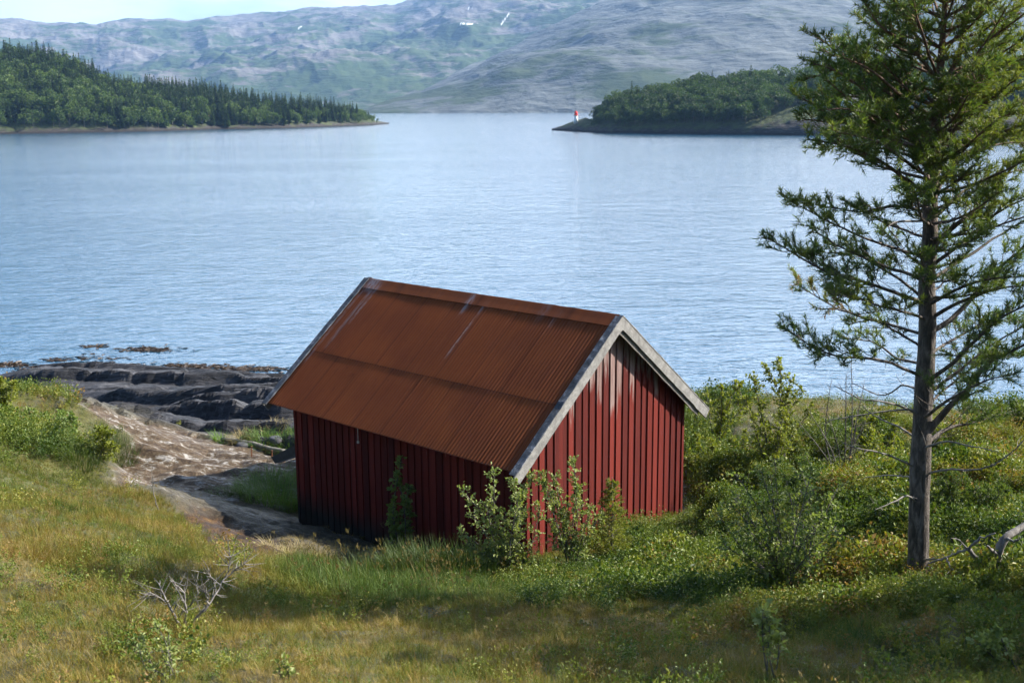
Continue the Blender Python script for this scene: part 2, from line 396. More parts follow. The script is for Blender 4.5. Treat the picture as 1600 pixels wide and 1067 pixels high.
firs = [fir_mesh(100 + i) for i in range(5)]; broads = [broad_mesh(200 + i) for i in range(5)]; dark_broads = [broad_mesh(230 + i, dt=-.38) for i in range(5)]

m, nt, b = new_mat('headland_ground'); v = mapped(nt)
sx = nd(nt, 'ShaderNodeSeparateXYZ'); nt.links.new(v, sx.inputs[0])
n1 = noise(nt, v, .25, 5, .6); n2 = noise(nt, mapped(nt, scale=(.5, .5, 3)), .9, 5, .65)
rockc = ramp(nt, n2, [(.3, (.01, .009, .009)), (.55, (.03, .026, .025)), (.75, (.1, .085, .078))])
grassc = ramp(nt, n1, [(.3, (.02, .032, .009)), (.7, (.06, .08, .022))])
hz = math_(nt, 'ADD', math_(nt, 'SUBTRACT', sx.outputs[2], ramp(nt, math_(nt, 'MULTIPLY', sx.outputs[0], .005), [(.38, (0, 0, 0)), (.44, (3.2, 3.2, 3.2))])), math_(nt, 'MULTIPLY', math_(nt, 'SUBTRACT', n1, .5), 5))
c = mixc(nt, ramp(nt, math_(nt, 'MULTIPLY', hz, .1), [(.1, (0, 0, 0)), (.24, (1, 1, 1))]), rockc, grassc)
wet = ramp(nt, math_(nt, 'MULTIPLY', sx.outputs[2], .1), [(.04, (.25, .22, .2)), (.09, (1, 1, 1))])
nt.links.new(mixc(nt, 1.0, c, wet, 'MULTIPLY'), b.inputs['Base Color']); b.inputs['Roughness'].default_value = .9
bump(nt, b, n2, .8, .6); head_mat = m

def headland(name, label, shore, ridge, depth, cols, tree_h, seed):
    """long low promontory: shoreline pixels on the water, ridge pixels at shoreline distance + depth"""
    cu = np.asarray(cols, float); ys = np.interp(cu, *np.array(shore, float).T); yr = np.interp(cu, *np.array(ridge, float).T); dp = np.interp(cu, *np.array(depth, float).T)
    S = np.array([on_z(u, y) for u, y in zip(cu, ys)]); Y0 = S[:, 1]; k = S[:, 0] / Y0
    th = np.interp(cu, *np.array(tree_h, float).T)
    zr = np.array([at(u, y, d)[2] for u, y, d in zip(cu, yr, Y0 + dp)]) - th; zr = np.maximum(zr, .5)
    t = np.concatenate([[-.1], np.linspace(0, .12, 14), np.linspace(.13, 1, 40), np.linspace(1.05, 2.1, 24)])[:, None]
    Y = Y0 + dp * t; X = k * Y
    s = np.where(t < 1, np.clip(t, 0, 1) ** .62, np.clip(2.05 - t, 0, 1) ** .8)
    Z = zr * s + np.where((t < 0) | (t > 2.05), -1.5, 0) - .05
    lim = np.clip(np.minimum(t * 12, (2 - t) * 6), 0, 1)
    Z = Z + (fbm(X / 9, Y / 9, seed, 4) * 1.0 + (ridged(X / 5, Y / 3, seed + 3, 3) - .5) * .9) * lim * np.clip(zr / 6, .15, 1) + lim * .35
    V = np.stack([np.broadcast_to(X, Z.shape), np.broadcast_to(Y, Z.shape), Z], -1); nr, nc = Z.shape
    i = np.arange(nr - 1)[:, None] * nc + np.arange(nc - 1)[None]
    o = link(name, mesh_np(name, V.reshape(-1, 3), [np.stack([i, i + 1, i + nc + 1, i + nc], -1).reshape(-1, 4)], [head_mat], True))
    tag(o, label, kind='structure')
    tv = t[:, 0]
    def sample(u, tq):
        """ground point at column pixel u and depth fraction tq"""
        c = np.clip(np.interp(u, cu, np.arange(nc)), 0, nc - 1).astype(int); r_ = np.clip(np.searchsorted(tv, tq), 0, nr - 1); return V[r_, c]
    return sample, lambda u: np.interp(u, cu, th)

left_pts, left_h = headland('headland', 'low wooded headland with rocky shore across the water at left',
    [(-400, 217), (0, 210), (120, 208), (230, 206), (330, 203), (440, 201), (530, 198), (585, 196), (608, 194)],
    [(-400, 70), (0, 62), (60, 64), (110, 76), (150, 92), (180, 113), (215, 119), (260, 121), (330, 127), (380, 138), (430, 147), (480, 148), (520, 154), (560, 163), (580, 175), (608, 193)],
    [(-400, 120), (0, 110), (200, 80), (400, 60), (520, 45), (590, 16), (608, 3)], np.concatenate([np.arange(-400, 0, 5), np.arange(0, 608.1, 1.6)]),
    [(-400, 11), (300, 11), (480, 10), (560, 7), (590, 3), (608, 0)], 51)
right_pts, right_h = headland('headland', 'low wooded headland with rocky shore across the water at right',
    [(862, 204), (900, 206), (960, 208.5), (1100, 210), (1250, 212.5), (1420, 214), (1600, 216), (2000, 222)],
    [(862, 203), (900, 186), (925, 174), (940, 152), (960, 141), (1010, 127), (1080, 111), (1140, 106), (1200, 101), (1250, 93), (1330, 88), (1450, 84), (1600, 80), (2000, 70)],
    [(862, 2), (900, 12), (950, 30), (1100, 50), (1300, 70), (2000, 90)], np.concatenate([np.arange(862, 1620, 1.8), np.arange(1620, 2000, 6)]),
    [(862, 0), (915, 1.5), (935, 5.5), (960, 7), (1200, 8.5), (2000, 10)], 77)

def wood(sample, hfun, specs, n_things, things, stuff_name, stuff_label, seed, broads=broads):
    """scatter trees; the nearest ones are things, the rest one stuff object"""
    r = np.random.default_rng(seed); pts = []
    for (u0, u1, t0, t1, n, fir_p) in specs:
        got = 0; tries = 0
        while got < n and tries < n * 12:
            tries += 1; u = r.uniform(u0, u1); t = r.uniform(t0, t1); p = sample(u, t)
            h = hfun(u)
            if p[2] < 1.0 or h < 1: continue
            if any((p[0] - q[0][0]) ** 2 + (p[1] - q[0][1]) ** 2 < 2.2 ** 2 for q in pts): continue
            isf = r.random() < fir_p(u, t)
            hh = h * (r.uniform(.72, 1.12) if isf else r.uniform(.5, .85)); pts.append((p, hh, isf, t)); got += 1
    pts.sort(key=lambda q: q[3])
    rest = []; cnt = [0, 0]
    for p, hh, isf, t in pts:
        if cnt[isf] < n_things[isf]:
            cnt[isf] += 1; mes = firs if isf else broads; me = mes[r.integers(0, 5)]; name, lab, grp = things[isf]
            o = link(name, me, None, p); s = hh / (10. if isf else 7.); w = s * r.uniform(.85, 1.25); o.scale = (w, w, s); o.rotation_euler.z = r.uniform(0, 6.28)
            tag(o, lab, 'tree', grp)
        else: rest.append((p, hh, isf))
    if rest:
        P = np.array([q[0] for q in rest]); s = np.array([q[1] / (10. if q[2] else 7.) for q in rest]); w = s * r.uniform(.85, 1.25, len(s))
        prs = [proto('wood_proto', m_) for m_ in firs + broads]
        instancer(stuff_name, prs, P, np.stack([0 * s, 0 * s, r.uniform(0, 6.28, len(s))], 1), np.stack([w, w, s], 1),
                  np.where([q[2] for q in rest], 0, 5) + r.integers(0, 5, len(s)), np.full(len(s), .5), stuff_label)
wood(left_pts, left_h, [(-400, 0, .006, 1.1, 260, lambda u, t: .5), (0, 250, .006, 1.05, 700, lambda u, t: .34 + .5 * t), (200, 400, .006, 1.1, 330, lambda u, t: .5 + 1.3 * t), (400, 560, .02, 1.2, 200, lambda u, t: .55 + .8 * t), (540, 592, .1, 1.5, 34, lambda u, t: .1)],
     (130, 130), (('birch_tree', 'light green birch in the wood on the headland across the water at left', 'birches on the left headland'), ('spruce_tree', 'dark pointed spruce in the wood on the headland across the water at left', 'spruces on the left headland')),
     'forest', 'dense far mixed wood covering the headland at left behind its front trees', 5)
wood(right_pts, right_h, [(928, 1200, .06, 1.2, 380, lambda u, t: .03), (1200, 1640, .3, 1.15, 300, lambda u, t: .08), (1640, 2000, .2, 1.1, 120, lambda u, t: .1)],
     (150, 20), (('birch_tree', 'dense green birch in the wood on the headland across the water at right', 'birches on the right headland'), ('spruce_tree', 'dark spruce in the wood on the headland across the water at right', 'spruces on the right headland')),
     'forest', 'dense far birch wood covering the headland at right behind its front trees', 6, dark_broads)

# ------------------------------------------------------------------ near ground
def tps_fit(P):
    P = np.array(P, float); n = len(P); d = np.hypot(P[:, None, 0] - P[None, :, 0], P[:, None, 1] - P[None, :, 1])
    K = np.where(d > 0, d * d * np.log(d + 1e-9), 0) + np.eye(n) * .6
    A = np.zeros((n + 3, n + 3)); A[:n, :n] = K; A[:n, n] = 1; A[:n, n + 1:] = P[:, :2]; A[n, :n] = 1; A[n + 1:, :n] = P[:, :2].T
    w = np.linalg.solve(A, np.r_[P[:, 2], 0, 0, 0])
    def f(x, y):
        out = w[n] + w[n + 1] * x + w[n + 2] * y
        for i in range(n):
            r2 = (x - P[i, 0]) ** 2 + (y - P[i, 1]) ** 2 + 1e-9
            out = out + w[i] * .5 * r2 * np.log(r2)
        return out
    return f
ctl = [at(*q) for q in [
    # foreground, near to far: photo pixel and distance
    (0, 1067, 8.2), (400, 1067, 8.2), (800, 1067, 8.3), (1200, 1067, 8.5), (1600, 1067, 8.8),
    (0, 900, 11.2), (200, 950, 10.6), (0, 800, 14.2), (0, 700, 19.5), (0, 645, 24), (150, 850, 13.6), (300, 850, 15.4), (200, 760, 23.8), (190, 748, 24.6), (330, 790, 22.6), (330, 814, 20), (100, 760, 19.5), (230, 790, 19.6), (120, 700, 20.5),
    (145, 646, 25.5), (205, 664, 26.5), (262, 680, 27), (337, 692, 27.5), (250, 700, 25.2), (330, 718, 25.8), (160, 640, 30.5), (230, 654, 31), (300, 672, 30.5), (400, 735, 25), (450, 765, 24.3), (400, 806, 21.6), (440, 838, 19.8), (430, 868, 17.6), (300, 950, 11.8),
    (500, 950, 12.8), (500, 900, 16.2), (600, 890, 17.6), (800, 950, 13.6), (800, 1000, 10.8), (700, 905, 17), (1000, 950, 14), (1000, 880, 17.6), (1100, 830, 19.6), (1100, 900, 16.8),
    (1200, 1000, 11.3), (1430, 905, 13.5), (1600, 905, 13.2), (1600, 1000, 10.3), (1330, 820, 17.6), (1500, 820, 16.4), (1300, 900, 14.6), (1230, 935, 13.8), (1250, 735, 24), (1600, 740, 24), (1420, 735, 24), (1200, 628, 31), (1400, 640, 30.5), (1590, 652, 30.5), (1100, 632, 29),
    (60, 632, 33.5), (180, 622, 36), (60, 588, 39.1), (90, 592, 38.5), (120, 590, 39), (150, 598, 38.2), (200, 588, 39.2), (300, 588, 39.1), (250, 655, 31.5), (300, 640, 33), (330, 600, 37.5), (420, 640, 32), (440, 600, 37.5), (420, 690, 28.2), (455, 720, 25.6), (250, 600, 38)]]
ctl += [np.array(q, float) for q in [
    (.23, 18.2, 1.75), (-4.49, 22.55, .92), (3.38, 21.6, 1.55), (-1, 24.8, .9), (-2.1, 20.4, 1.15), (0, 21.5, 1.35),
    (-2, 30, .7), (3, 34, .4), (-2, 40, -.35), (5, 38, -.6), (12, 36, -.8), (22, 35, -.8), (-10.5, 42.5, -.5), (-19.5, 42.8, -.4), (-24, 40, -1), (-22, 34, -.8), (-17.5, 37.4, -.5), (-15.2, 36.6, -.3), (-13.2, 35.4, -.2), (-30, 30, .6), (-14.5, 35.6, -.35), (-12.4, 33.4, -.15), (-16, 33.2, -.1), (-22, 27, 2.6), (-13, 29.5, 1.6), (-28, 20, 4), (-26, 8, 5.5),
    (24, 20, 2.2), (28, 28, 1.6), (24, 8, 5), (0, 0, 7.85), (-15, 0, 7.9), (15, 0, 8), (0, -12, 11), (25, -12, 11.5), (-25, -12, 11), (-20, 46, -2), (0, 48, -2.5), (25, 46, -2.5), (-34, 46, -2.5), (34, 40, -2), (34, 20, 2.5)]]
hbase = tps_fit(ctl)
DARKROCK = [(25, 560), (90, 622), (142, 637), (210, 656), (262, 671), (337, 687), (446, 712), (475, 722), (700, 760), (700, 480), (25, 480)]
LICHEN = [(96, 620), (142, 630), (210, 648), (262, 664), (337, 680), (446, 706), (475, 716), (480, 790), (440, 800), (330, 782), (185, 760), (190, 722), (215, 700), (200, 680), (150, 660)]
CRUST = [(185, 745), (330, 778), (430, 800), (560, 846), (700, 890), (690, 905), (560, 886), (470, 872), (420, 858), (330, 822), (270, 795)]
PEAT = [(278, 800), (340, 804), (430, 846), (470, 872), (560, 884), (620, 900), (560, 905), (430, 882), (330, 866)]
def soft(u, v, poly, w=6):
    acc = 0
    for dx, dy in ((0, 0), (w, 0), (-w, 0), (0, w * .6), (0, -w * .6), (w * .7, w * .4), (-w * .7, -w * .4), (w * .7, -w * .4), (-w * .7, w * .4)):
        acc = acc + in_poly(u + dx, v + dy, poly)
    return acc / 9.
def ground_masks(x, y, z):
    u, v = to_px(np.stack([x, y, z], -1)); wob = fbm(x / .9, y / .9, 3, 3); wob2 = fbm(x / .35, y / .35, 8, 3)
    uu, vv = u + wob * 14 + wob2 * 8, v + wob2 * 9 + wob * 5
    dark = soft(uu, vv, DARKROCK); shore = sstep(.55, .1, z + wob * .2) * (y > 24)
    dark = np.maximum(dark, shore)
    lich = soft(uu, vv, LICHEN) * (1 - dark); crust = soft(uu, vv, CRUST) * (1 - dark) * (1 - lich); peat = soft(uu, vv, PEAT, 5) * (1 - dark)
    return u, v, dark, lich, crust, peat
def ground_z(x, y):
    x = np.asarray(x, float); y = np.asarray(y, float)
    z = hbase(x, y)
    u, v, dark, lich, crust, peat = ground_masks(x, y, z)
    # bedrock: layered ledges dipping along the shore
    s = (x * .22 + y * .975); tcoord = (x * .975 - y * .22)
    wv = s + fbm(tcoord / 4.5, s / 1.6, 61, 3) * .8
    led = ((wv * .52) % 1.0); led = sstep(0, .1, led) * (1 - sstep(.12, 1, led))
    crk = np.abs(vnoise(tcoord / 1.7 + 3, s / 1.1 + wv * .3, 66) - .5); rk = led * .42 - .1 + (ridged(tcoord / 3.6, s / 1.2, 62, 4) - .55) * .3 + fbm(x / .3, y / .2, 63, 4) * .07 - .13 * (1 - sstep(0, .09, crk))
    turf = fbm(x / 2.2, y / 2.2, 71, 3) * .16 + fbm(x / .55, y / .55, 72, 3) * .09 + ridged(x / .9, y / .9, 73, 2) * .08
    rock = np.clip(dark + lich * .8, 0, 1)
    deep = sstep(-.3, .25, z)
    z = z + rk * dark * (.35 + .65 * sstep(-.05, .4, z)) + lich * ((ridged(tcoord / 2.2, s / .55, 64, 4) - .5) * .26 + fbm(x / .3, y / .25, 65, 3) * .06) + (1 - rock) * turf
    z = z + crust * (.04 + (ridged(tcoord / .9, s / .3, 81, 4) - .5) * .16 + fbm(x / .2, y / .2, 82, 2) * .04) - peat * (.16 + .12 * fbm(x / .3, y / .3, 75, 3))
    return z

gx = np.concatenate([np.arange(-60, -22, .6), np.arange(-22, 16, .115), np.arange(16, 60, .6)]); gy = np.concatenate([np.arange(-25, 6, .5), np.arange(6, 32, .115), np.arange(32, 44, .1), np.arange(44, 50, .5)])
GX, GY = np.meshgrid(gx, gy)
GZ = ground_z(GX, GY)
u_, v_, M_dark, M_lich, M_crust, M_peat = ground_masks(GX, GY, hbase(GX, GY))
from_x = lambda x, y: None
# soil and rock material: kinds told apart by vertex masks, grain by noise
m, nt, b = new_mat('ground'); L = nt.links; v = mapped(nt)
nA = noise(nt, v, .6, 4, .6); nB = noise(nt, v, 5, 5, .65); nC = noise(nt, v, 22, 4, .7)
layer = noise(nt, mapped(nt, scale=(.35, 2.2, 3), rot=(0, 0, R(-12))), 2.2, 6, .68, .6)
soil = ramp(nt, nB, [(.25, (.018, .017, .006)), (.5, (.048, .044, .013)), (.75, (.09, .072, .02))])
soil = mixc(nt, ramp(nt, nA, [(.45, (0, 0, 0)), (.65, (1, 1, 1))]), soil, ramp(nt, nC, [(.3, (.04, .055, .01)), (.7, (.11, .1, .02))]))
drk = ramp(nt, math_(nt, 'ADD', math_(nt, 'MULTIPLY', math_(nt, 'SUBTRACT', nA, .5), .5), layer), [(.3, (.007, .0075, .01)), (.48, (.024, .025, .031)), (.62, (.062, .063, .073)), (.78, (.14, .138, .145))])
lic_n = noise(nt, mapped(nt, scale=(.75, 1.4, 1), rot=(0, 0, R(-16))), 4.2, 9, .78, .35)
lic = ramp(nt, lic_n, [(.34, (.012, .008, .006)), (.45, (.05, .031, .017)), (.515, (.085, .057, .03)), (.545, (.09, .075, .055)), (.58, (.24, .222, .205)), (.7, (.4, .385, .365))])
nD = noise(nt, mapped(nt, scale=(.6, 1.5, 1), rot=(0, 0, R(-25))), 9, 8, .78); crs = ramp(nt, nD, [(.3, (.012, .01, .007)), (.45, (.035, .029, .018)), (.58, (.075, .064, .04)), (.75, (.125, .112, .075))])
pea = ramp(nt, nB, [(.3, (.008, .005, .003)), (.52, (.032, .016, .007)), (.62, (.075, .038, .01)), (.8, (.15, .085, .018))])
crs = mixc(nt, ramp(nt, lic_n, [(.57, (0, 0, 0)), (.61, (.8, .8, .8))]), crs, (.22, .205, .185)); c = mixc(nt, attr(nt, 'lich'), soil, lic); c = mixc(nt, attr(nt, 'crust'), c, crs); c = mixc(nt, attr(nt, 'peat'), c, pea); c = mixc(nt, attr(nt, 'dark'), c, drk)
sx = nd(nt, 'ShaderNodeSeparateXYZ'); L.new(v, sx.inputs[0])
weed = math_(nt, 'MULTIPLY', ramp(nt, math_(nt, 'ADD', math_(nt, 'MULTIPLY', sx.outputs[2], 1.3), math_(nt, 'MULTIPLY', nB, .8)), [(.28, (1, 1, 1)), (.55, (0, 0, 0))]), ramp(nt, nA, [(.4, (.2, .2, .2)), (.6, (1, 1, 1))]))
c = mixc(nt, math_(nt, 'MULTIPLY', weed, attr(nt, 'dark')), c, ramp(nt, nC, [(.3, (.014, .009, .005)), (.7, (.085, .05, .018))]))
L.new(c, b.inputs['Base Color']); L.new(ramp(nt, layer, [(.3, (.55, .55, .55)), (.7, (.85, .85, .85))]), b.inputs['Roughness'])
b.inputs['Specular IOR Level'].default_value = .35
hh = math_(nt, 'ADD', math_(nt, 'MULTIPLY', nB, .6), math_(nt, 'ADD', math_(nt, 'MULTIPLY', nC, .35), math_(nt, 'MULTIPLY', math_(nt, 'MULTIPLY', layer, attr(nt, 'dark')), 2.4)))
bump(nt, b, hh, .9, .07); ground_mat = m
nr, nc = GZ.shape; ii = np.arange(nr - 1)[:, None] * nc + np.arange(nc - 1)[None]
quads = np.stack([ii, ii + 1, ii + nc + 1, ii + nc], -1).reshape(-1, 4)
GV = np.stack([GX, GY, GZ], -1).reshape(-1, 3)
kind = np.where(M_dark.ravel() > .5, 1, np.where(M_lich.ravel() > .5, 2, 0))[quads[:, 0]]
ats = dict(dark=M_dark.ravel(), lich=M_lich.ravel(), crust=M_crust.ravel(), peat=M_peat.ravel())
for kk, nm, lab in ((0, 'ground', 'grassy heath slope running down to the boathouse'), (1, 'shore', 'dark layered bedrock shore at the water edge'), (2, 'rock_slope', 'pale lichen-covered rock slope beside the boathouse')):
    q = quads[kind == kk]; used, inv = np.unique(q.ravel(), return_inverse=True)
    me = mesh_np(nm, GV[used], [inv.reshape(-1, 4)], [ground_mat], kk == 0, {k: a[used] for k, a in ats.items()})
    tag(link(nm, me), lab, kind='structure')
def gz(x, y):
    """height of the built ground (bilinear)"""
    x = np.asarray(x, float); y = np.asarray(y, float)
    i = np.clip(np.searchsorted(gx, x) - 1, 0, nc - 2); j = np.clip(np.searchsorted(gy, y) - 1, 0, nr - 2)
    fx = (x - gx[i]) / (gx[i + 1] - gx[i]); fy = (y - gy[j]) / (gy[j + 1] - gy[j])
    return (GZ[j, i] * (1 - fx) + GZ[j, i + 1] * fx) * (1 - fy) + (GZ[j + 1, i] * (1 - fx) + GZ[j + 1, i + 1] * fx) * fy
def hit(px, py, y0=6.0, y1=48.0):
    """first ground point on the sight line through a photo pixel"""
    Ys = np.linspace(y0, y1, 1200); d = ray(px, py); X = d[0] * Ys; Z = H + d[2] * Ys
    k = np.argmax(Z < gz(X, Ys)); return np.array([X[k], Ys[k], gz(X[k], Ys[k])])

# ------------------------------------------------------------------ boathouse
YAW = .746
P0 = np.array([.07, 17.76, 0.]); AX = np.array([math.sin(YAW), math.cos(YAW), 0]); AY = np.array([-math.cos(YAW), math.sin(YAW), 0])
ZB = .9; EZ = H - 5.879 - ZB; LEN, HW, RH, OG1, OG0, OE = 6.893, 2.75, 2.19, .2, .3, .43
def sw(p): p = np.asarray(p, float); return P0 + AX * p[..., :1] + AY * p[..., 1:2] + np.array([0, 0, 1.]) * (p[..., 2:] + ZB)
house = empty('boathouse', (P0[0], P0[1], ZB), 'old red boathouse with rusty corrugated roof and grey bargeboards by the water', 'boathouse', None, math.atan2(AX[1], AX[0]))
zr = lambda x: EZ + RH * np.minimum(x, 2 * HW - x) / HW

def paint_mat(name, worn_top, black_foot):
    m, nt, b = new_mat(name); L = nt.links; v = mapped(nt); vs = mapped(nt, scale=(9, 9, .8))
    t = attr(nt, 'tint'); n = noise(nt, vs, 2.2, 5, .62); n2 = noise(nt, v, 1.2, 3, .5); sp = noise(nt, mapped(nt, scale=(1, 1, .35)), 42, 3, .7)
    red = ramp(nt, math_(nt, 'ADD', math_(nt, 'MULTIPLY', t, .55), math_(nt, 'MULTIPLY', n, .45)), [(.2, (.055, .0064, .005)), (.5, (.105, .0118, .0078)), (.8, (.165, .0215, .0145))])
    sx = nd(nt, 'ShaderNodeSeparateXYZ'); L.new(v, sx.inputs[0]); z = sx.outputs[2]
    worn = ramp(nt, math_(nt, 'ADD', math_(nt, 'ADD', math_(nt, 'MULTIPLY', n, .6), math_(nt, 'MULTIPLY', t, .35)), math_(nt, 'MULTIPLY', math_(nt, 'SUBTRACT', z, 3.1), worn_top)), [(.66, (0, 0, 0)), (.78, (1, 1, 1))])
    c = mixc(nt, math_(nt, 'MULTIPLY', worn, .8), red, ramp(nt, n, [(.3, (.14, .085, .075)), (.7, (.3, .24, .225))]))
    c = mixc(nt, ramp(nt, sp, [(.72, (0, 0, 0)), (.76, (.7, .7, .7))]), c, (.3, .22, .2))
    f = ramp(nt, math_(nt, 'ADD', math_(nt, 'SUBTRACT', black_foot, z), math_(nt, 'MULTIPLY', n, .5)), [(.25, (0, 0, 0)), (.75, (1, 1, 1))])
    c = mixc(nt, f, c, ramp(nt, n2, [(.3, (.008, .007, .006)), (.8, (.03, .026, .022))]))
    L.new(c, b.inputs['Base Color']); b.inputs['Roughness'].default_value = .8; b.inputs['Specular IOR Level'].default_value = .2
    bump(nt, b, math_(nt, 'ADD', n, math_(nt, 'MULTIPLY', sp, .4)), .5, .01); return m
red_gable = paint_mat('red_paint_worn', .37, .24); red_side = paint_mat('red_paint', .02, .95)

def boards(o, ex, en, width, top, bottom, mat, name, seed, gap=None):
    """board-on-board cladding in one mesh: wide back boards and narrower proud ones. o start, ex along, en outward"""
    r = np.random.default_rng(seed); mb = MB(); ex, en, o = map(np.asarray, (ex, en, o)); up = np.array([0, 0, 1.])
    pitch = width / round(width / .19); n = round(width / pitch)
    def board(s0, s1, d0, d1, zb, tint, cut=None):
        lean = r.normal(0, .003)
        def zt(s): return top(s)
        pts = []
        for d in (d0, d1):
            for s in (s0, s1):
                pts.append(o + ex * (s + lean) + en * d + up * zb); pts.append(o + ex * s + en * d + up * zt(s))
        mids = []
        if s0 < width / 2 < s1:
            for d in (d0, d1): mids.append(o + ex * width / 2 + en * d + up * zt(width / 2))
        V = np.array(pts)
        f = [[0, 2, 3, 1], [4, 5, 7, 6], [0, 1, 5, 4], [2, 6, 7, 3], [1, 3, 7, 5], [0, 4, 6, 2]]
        mb.add(V, [np.array(f)], tint)
    for i in range(n):
        s0 = i * pitch; g = gap is not None and gap[0] <= i < gap[1]
        zb = bottom(s0 + pitch / 2) + (gap[2] if g else 0) + r.uniform(-.03, .03)
        board(s0 + .001, s0 + pitch - .001, -.022, 0, zb, r.uniform(.1, .5))
    for i in range(n + 1):
        s = i * pitch; w = .064 + r.uniform(-.009, .009); s0, s1 = max(s - w, .0), min(s + w, width)
        if s1 - s0 < .03: continue
        if gap is not None and gap[0] < i < gap[1]: continue
        dz = r.uniform(-.05, .04)
        board(s0, s1, .0005, .019 + r.uniform(0, .007), bottom(s) + dz, r.uniform(0, 1))
    ob = mb.build(name, mat, house, attr='tint'); return ob
gw = 2 * HW - 2 * OE; lw = LEN - OG1 - OG0
boards((OE, OG1, 0), (1, 0, 0), (0, -1, 0), gw, lambda s: zr(OE + s) - .05, lambda s: .62 - .1 * s / gw, red_gable, 'wall', 1, (4, 6, .62))
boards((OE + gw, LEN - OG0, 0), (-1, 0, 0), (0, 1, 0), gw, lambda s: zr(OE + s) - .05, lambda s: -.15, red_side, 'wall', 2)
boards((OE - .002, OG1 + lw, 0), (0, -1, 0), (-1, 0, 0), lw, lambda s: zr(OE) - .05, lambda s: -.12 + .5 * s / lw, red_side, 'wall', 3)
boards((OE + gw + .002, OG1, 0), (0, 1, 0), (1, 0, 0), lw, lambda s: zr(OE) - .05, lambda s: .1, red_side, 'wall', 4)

# corrugated roof, two rows of sheets per slope
m, nt, b = new_mat('rusty_corrugated_sheet'); L = nt.links; v = mapped(nt)
run = noise(nt, mapped(nt, scale=(.5, 7, .5)), 1.6, 5, .62); fl = noise(nt, v, 9, 6, .7); bigr = noise(nt, v, .9, 3, .5)
rust = ramp(nt, math_(nt, 'ADD', math_(nt, 'MULTIPLY', run, .5), math_(nt, 'MULTIPLY', attr(nt, 'tint'), .5)), [(.25, (.125, .033, .0095)), (.5, (.19, .051, .0142)), (.75, (.24, .071, .0195))])
rust = mixc(nt, ramp(nt, fl, [(.58, (0, 0, 0)), (.75, (.55, .55, .55))]), rust, (.07, .022, .012))
rust = mixc(nt, ramp(nt, bigr, [(.35, (.35, .35, .35)), (.6, (0, 0, 0))]), rust, (.1, .026, .013))
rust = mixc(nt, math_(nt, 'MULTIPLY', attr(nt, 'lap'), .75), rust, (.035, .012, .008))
sc = noise(nt, mapped(nt, scale=(2.2, 14, 2.2)), 2.5, 5, .7)
rust = mixc(nt, math_(nt, 'MULTIPLY', math_(nt, 'MULTIPLY', attr(nt, 'worn'), .75), ramp(nt, sc, [(.38, (0, 0, 0)), (.55, (1, 1, 1))])), rust, (.32, .31, .34))
L.new(rust, b.inputs['Base Color']); b.inputs['Roughness'].default_value = .75; b.inputs['Specular IOR Level'].default_value = .15
bump(nt, b, fl, .25, .004); roof_mat = m
SL = math.hypot(HW, RH); cth, sth = HW / SL, RH / SL
def worn_at(x, y):
    """bird-marked pale streaks: distance up the slope x (0 eave, SL ridge), along the ridge y"""
    w = 0
    for (y0, wd, x0, x1, amp) in ((6.62, .2, SL - .32, SL + .3, 1.), (6.5, .035, SL - 1.9, SL, .8), (6.38, .03, SL - 1.2, SL - .1, .6), (3.63, .05, SL - .5, SL - .05, 1.), (3.2, .03, SL - 1.6, SL - .12, .55), (1.7, .06, SL - .35, SL - .02, .4), (1.35, .04, SL - .5, SL - .1, .3), (6.75, .03, SL - 2.4, SL, .5)):
        w = np.maximum(w, amp * np.exp(-((y - y0) / wd) ** 2) * sstep(x0 - .1, x0 + .15, x) * (1 - sstep(x1, x1 + .05, x)))
    return w
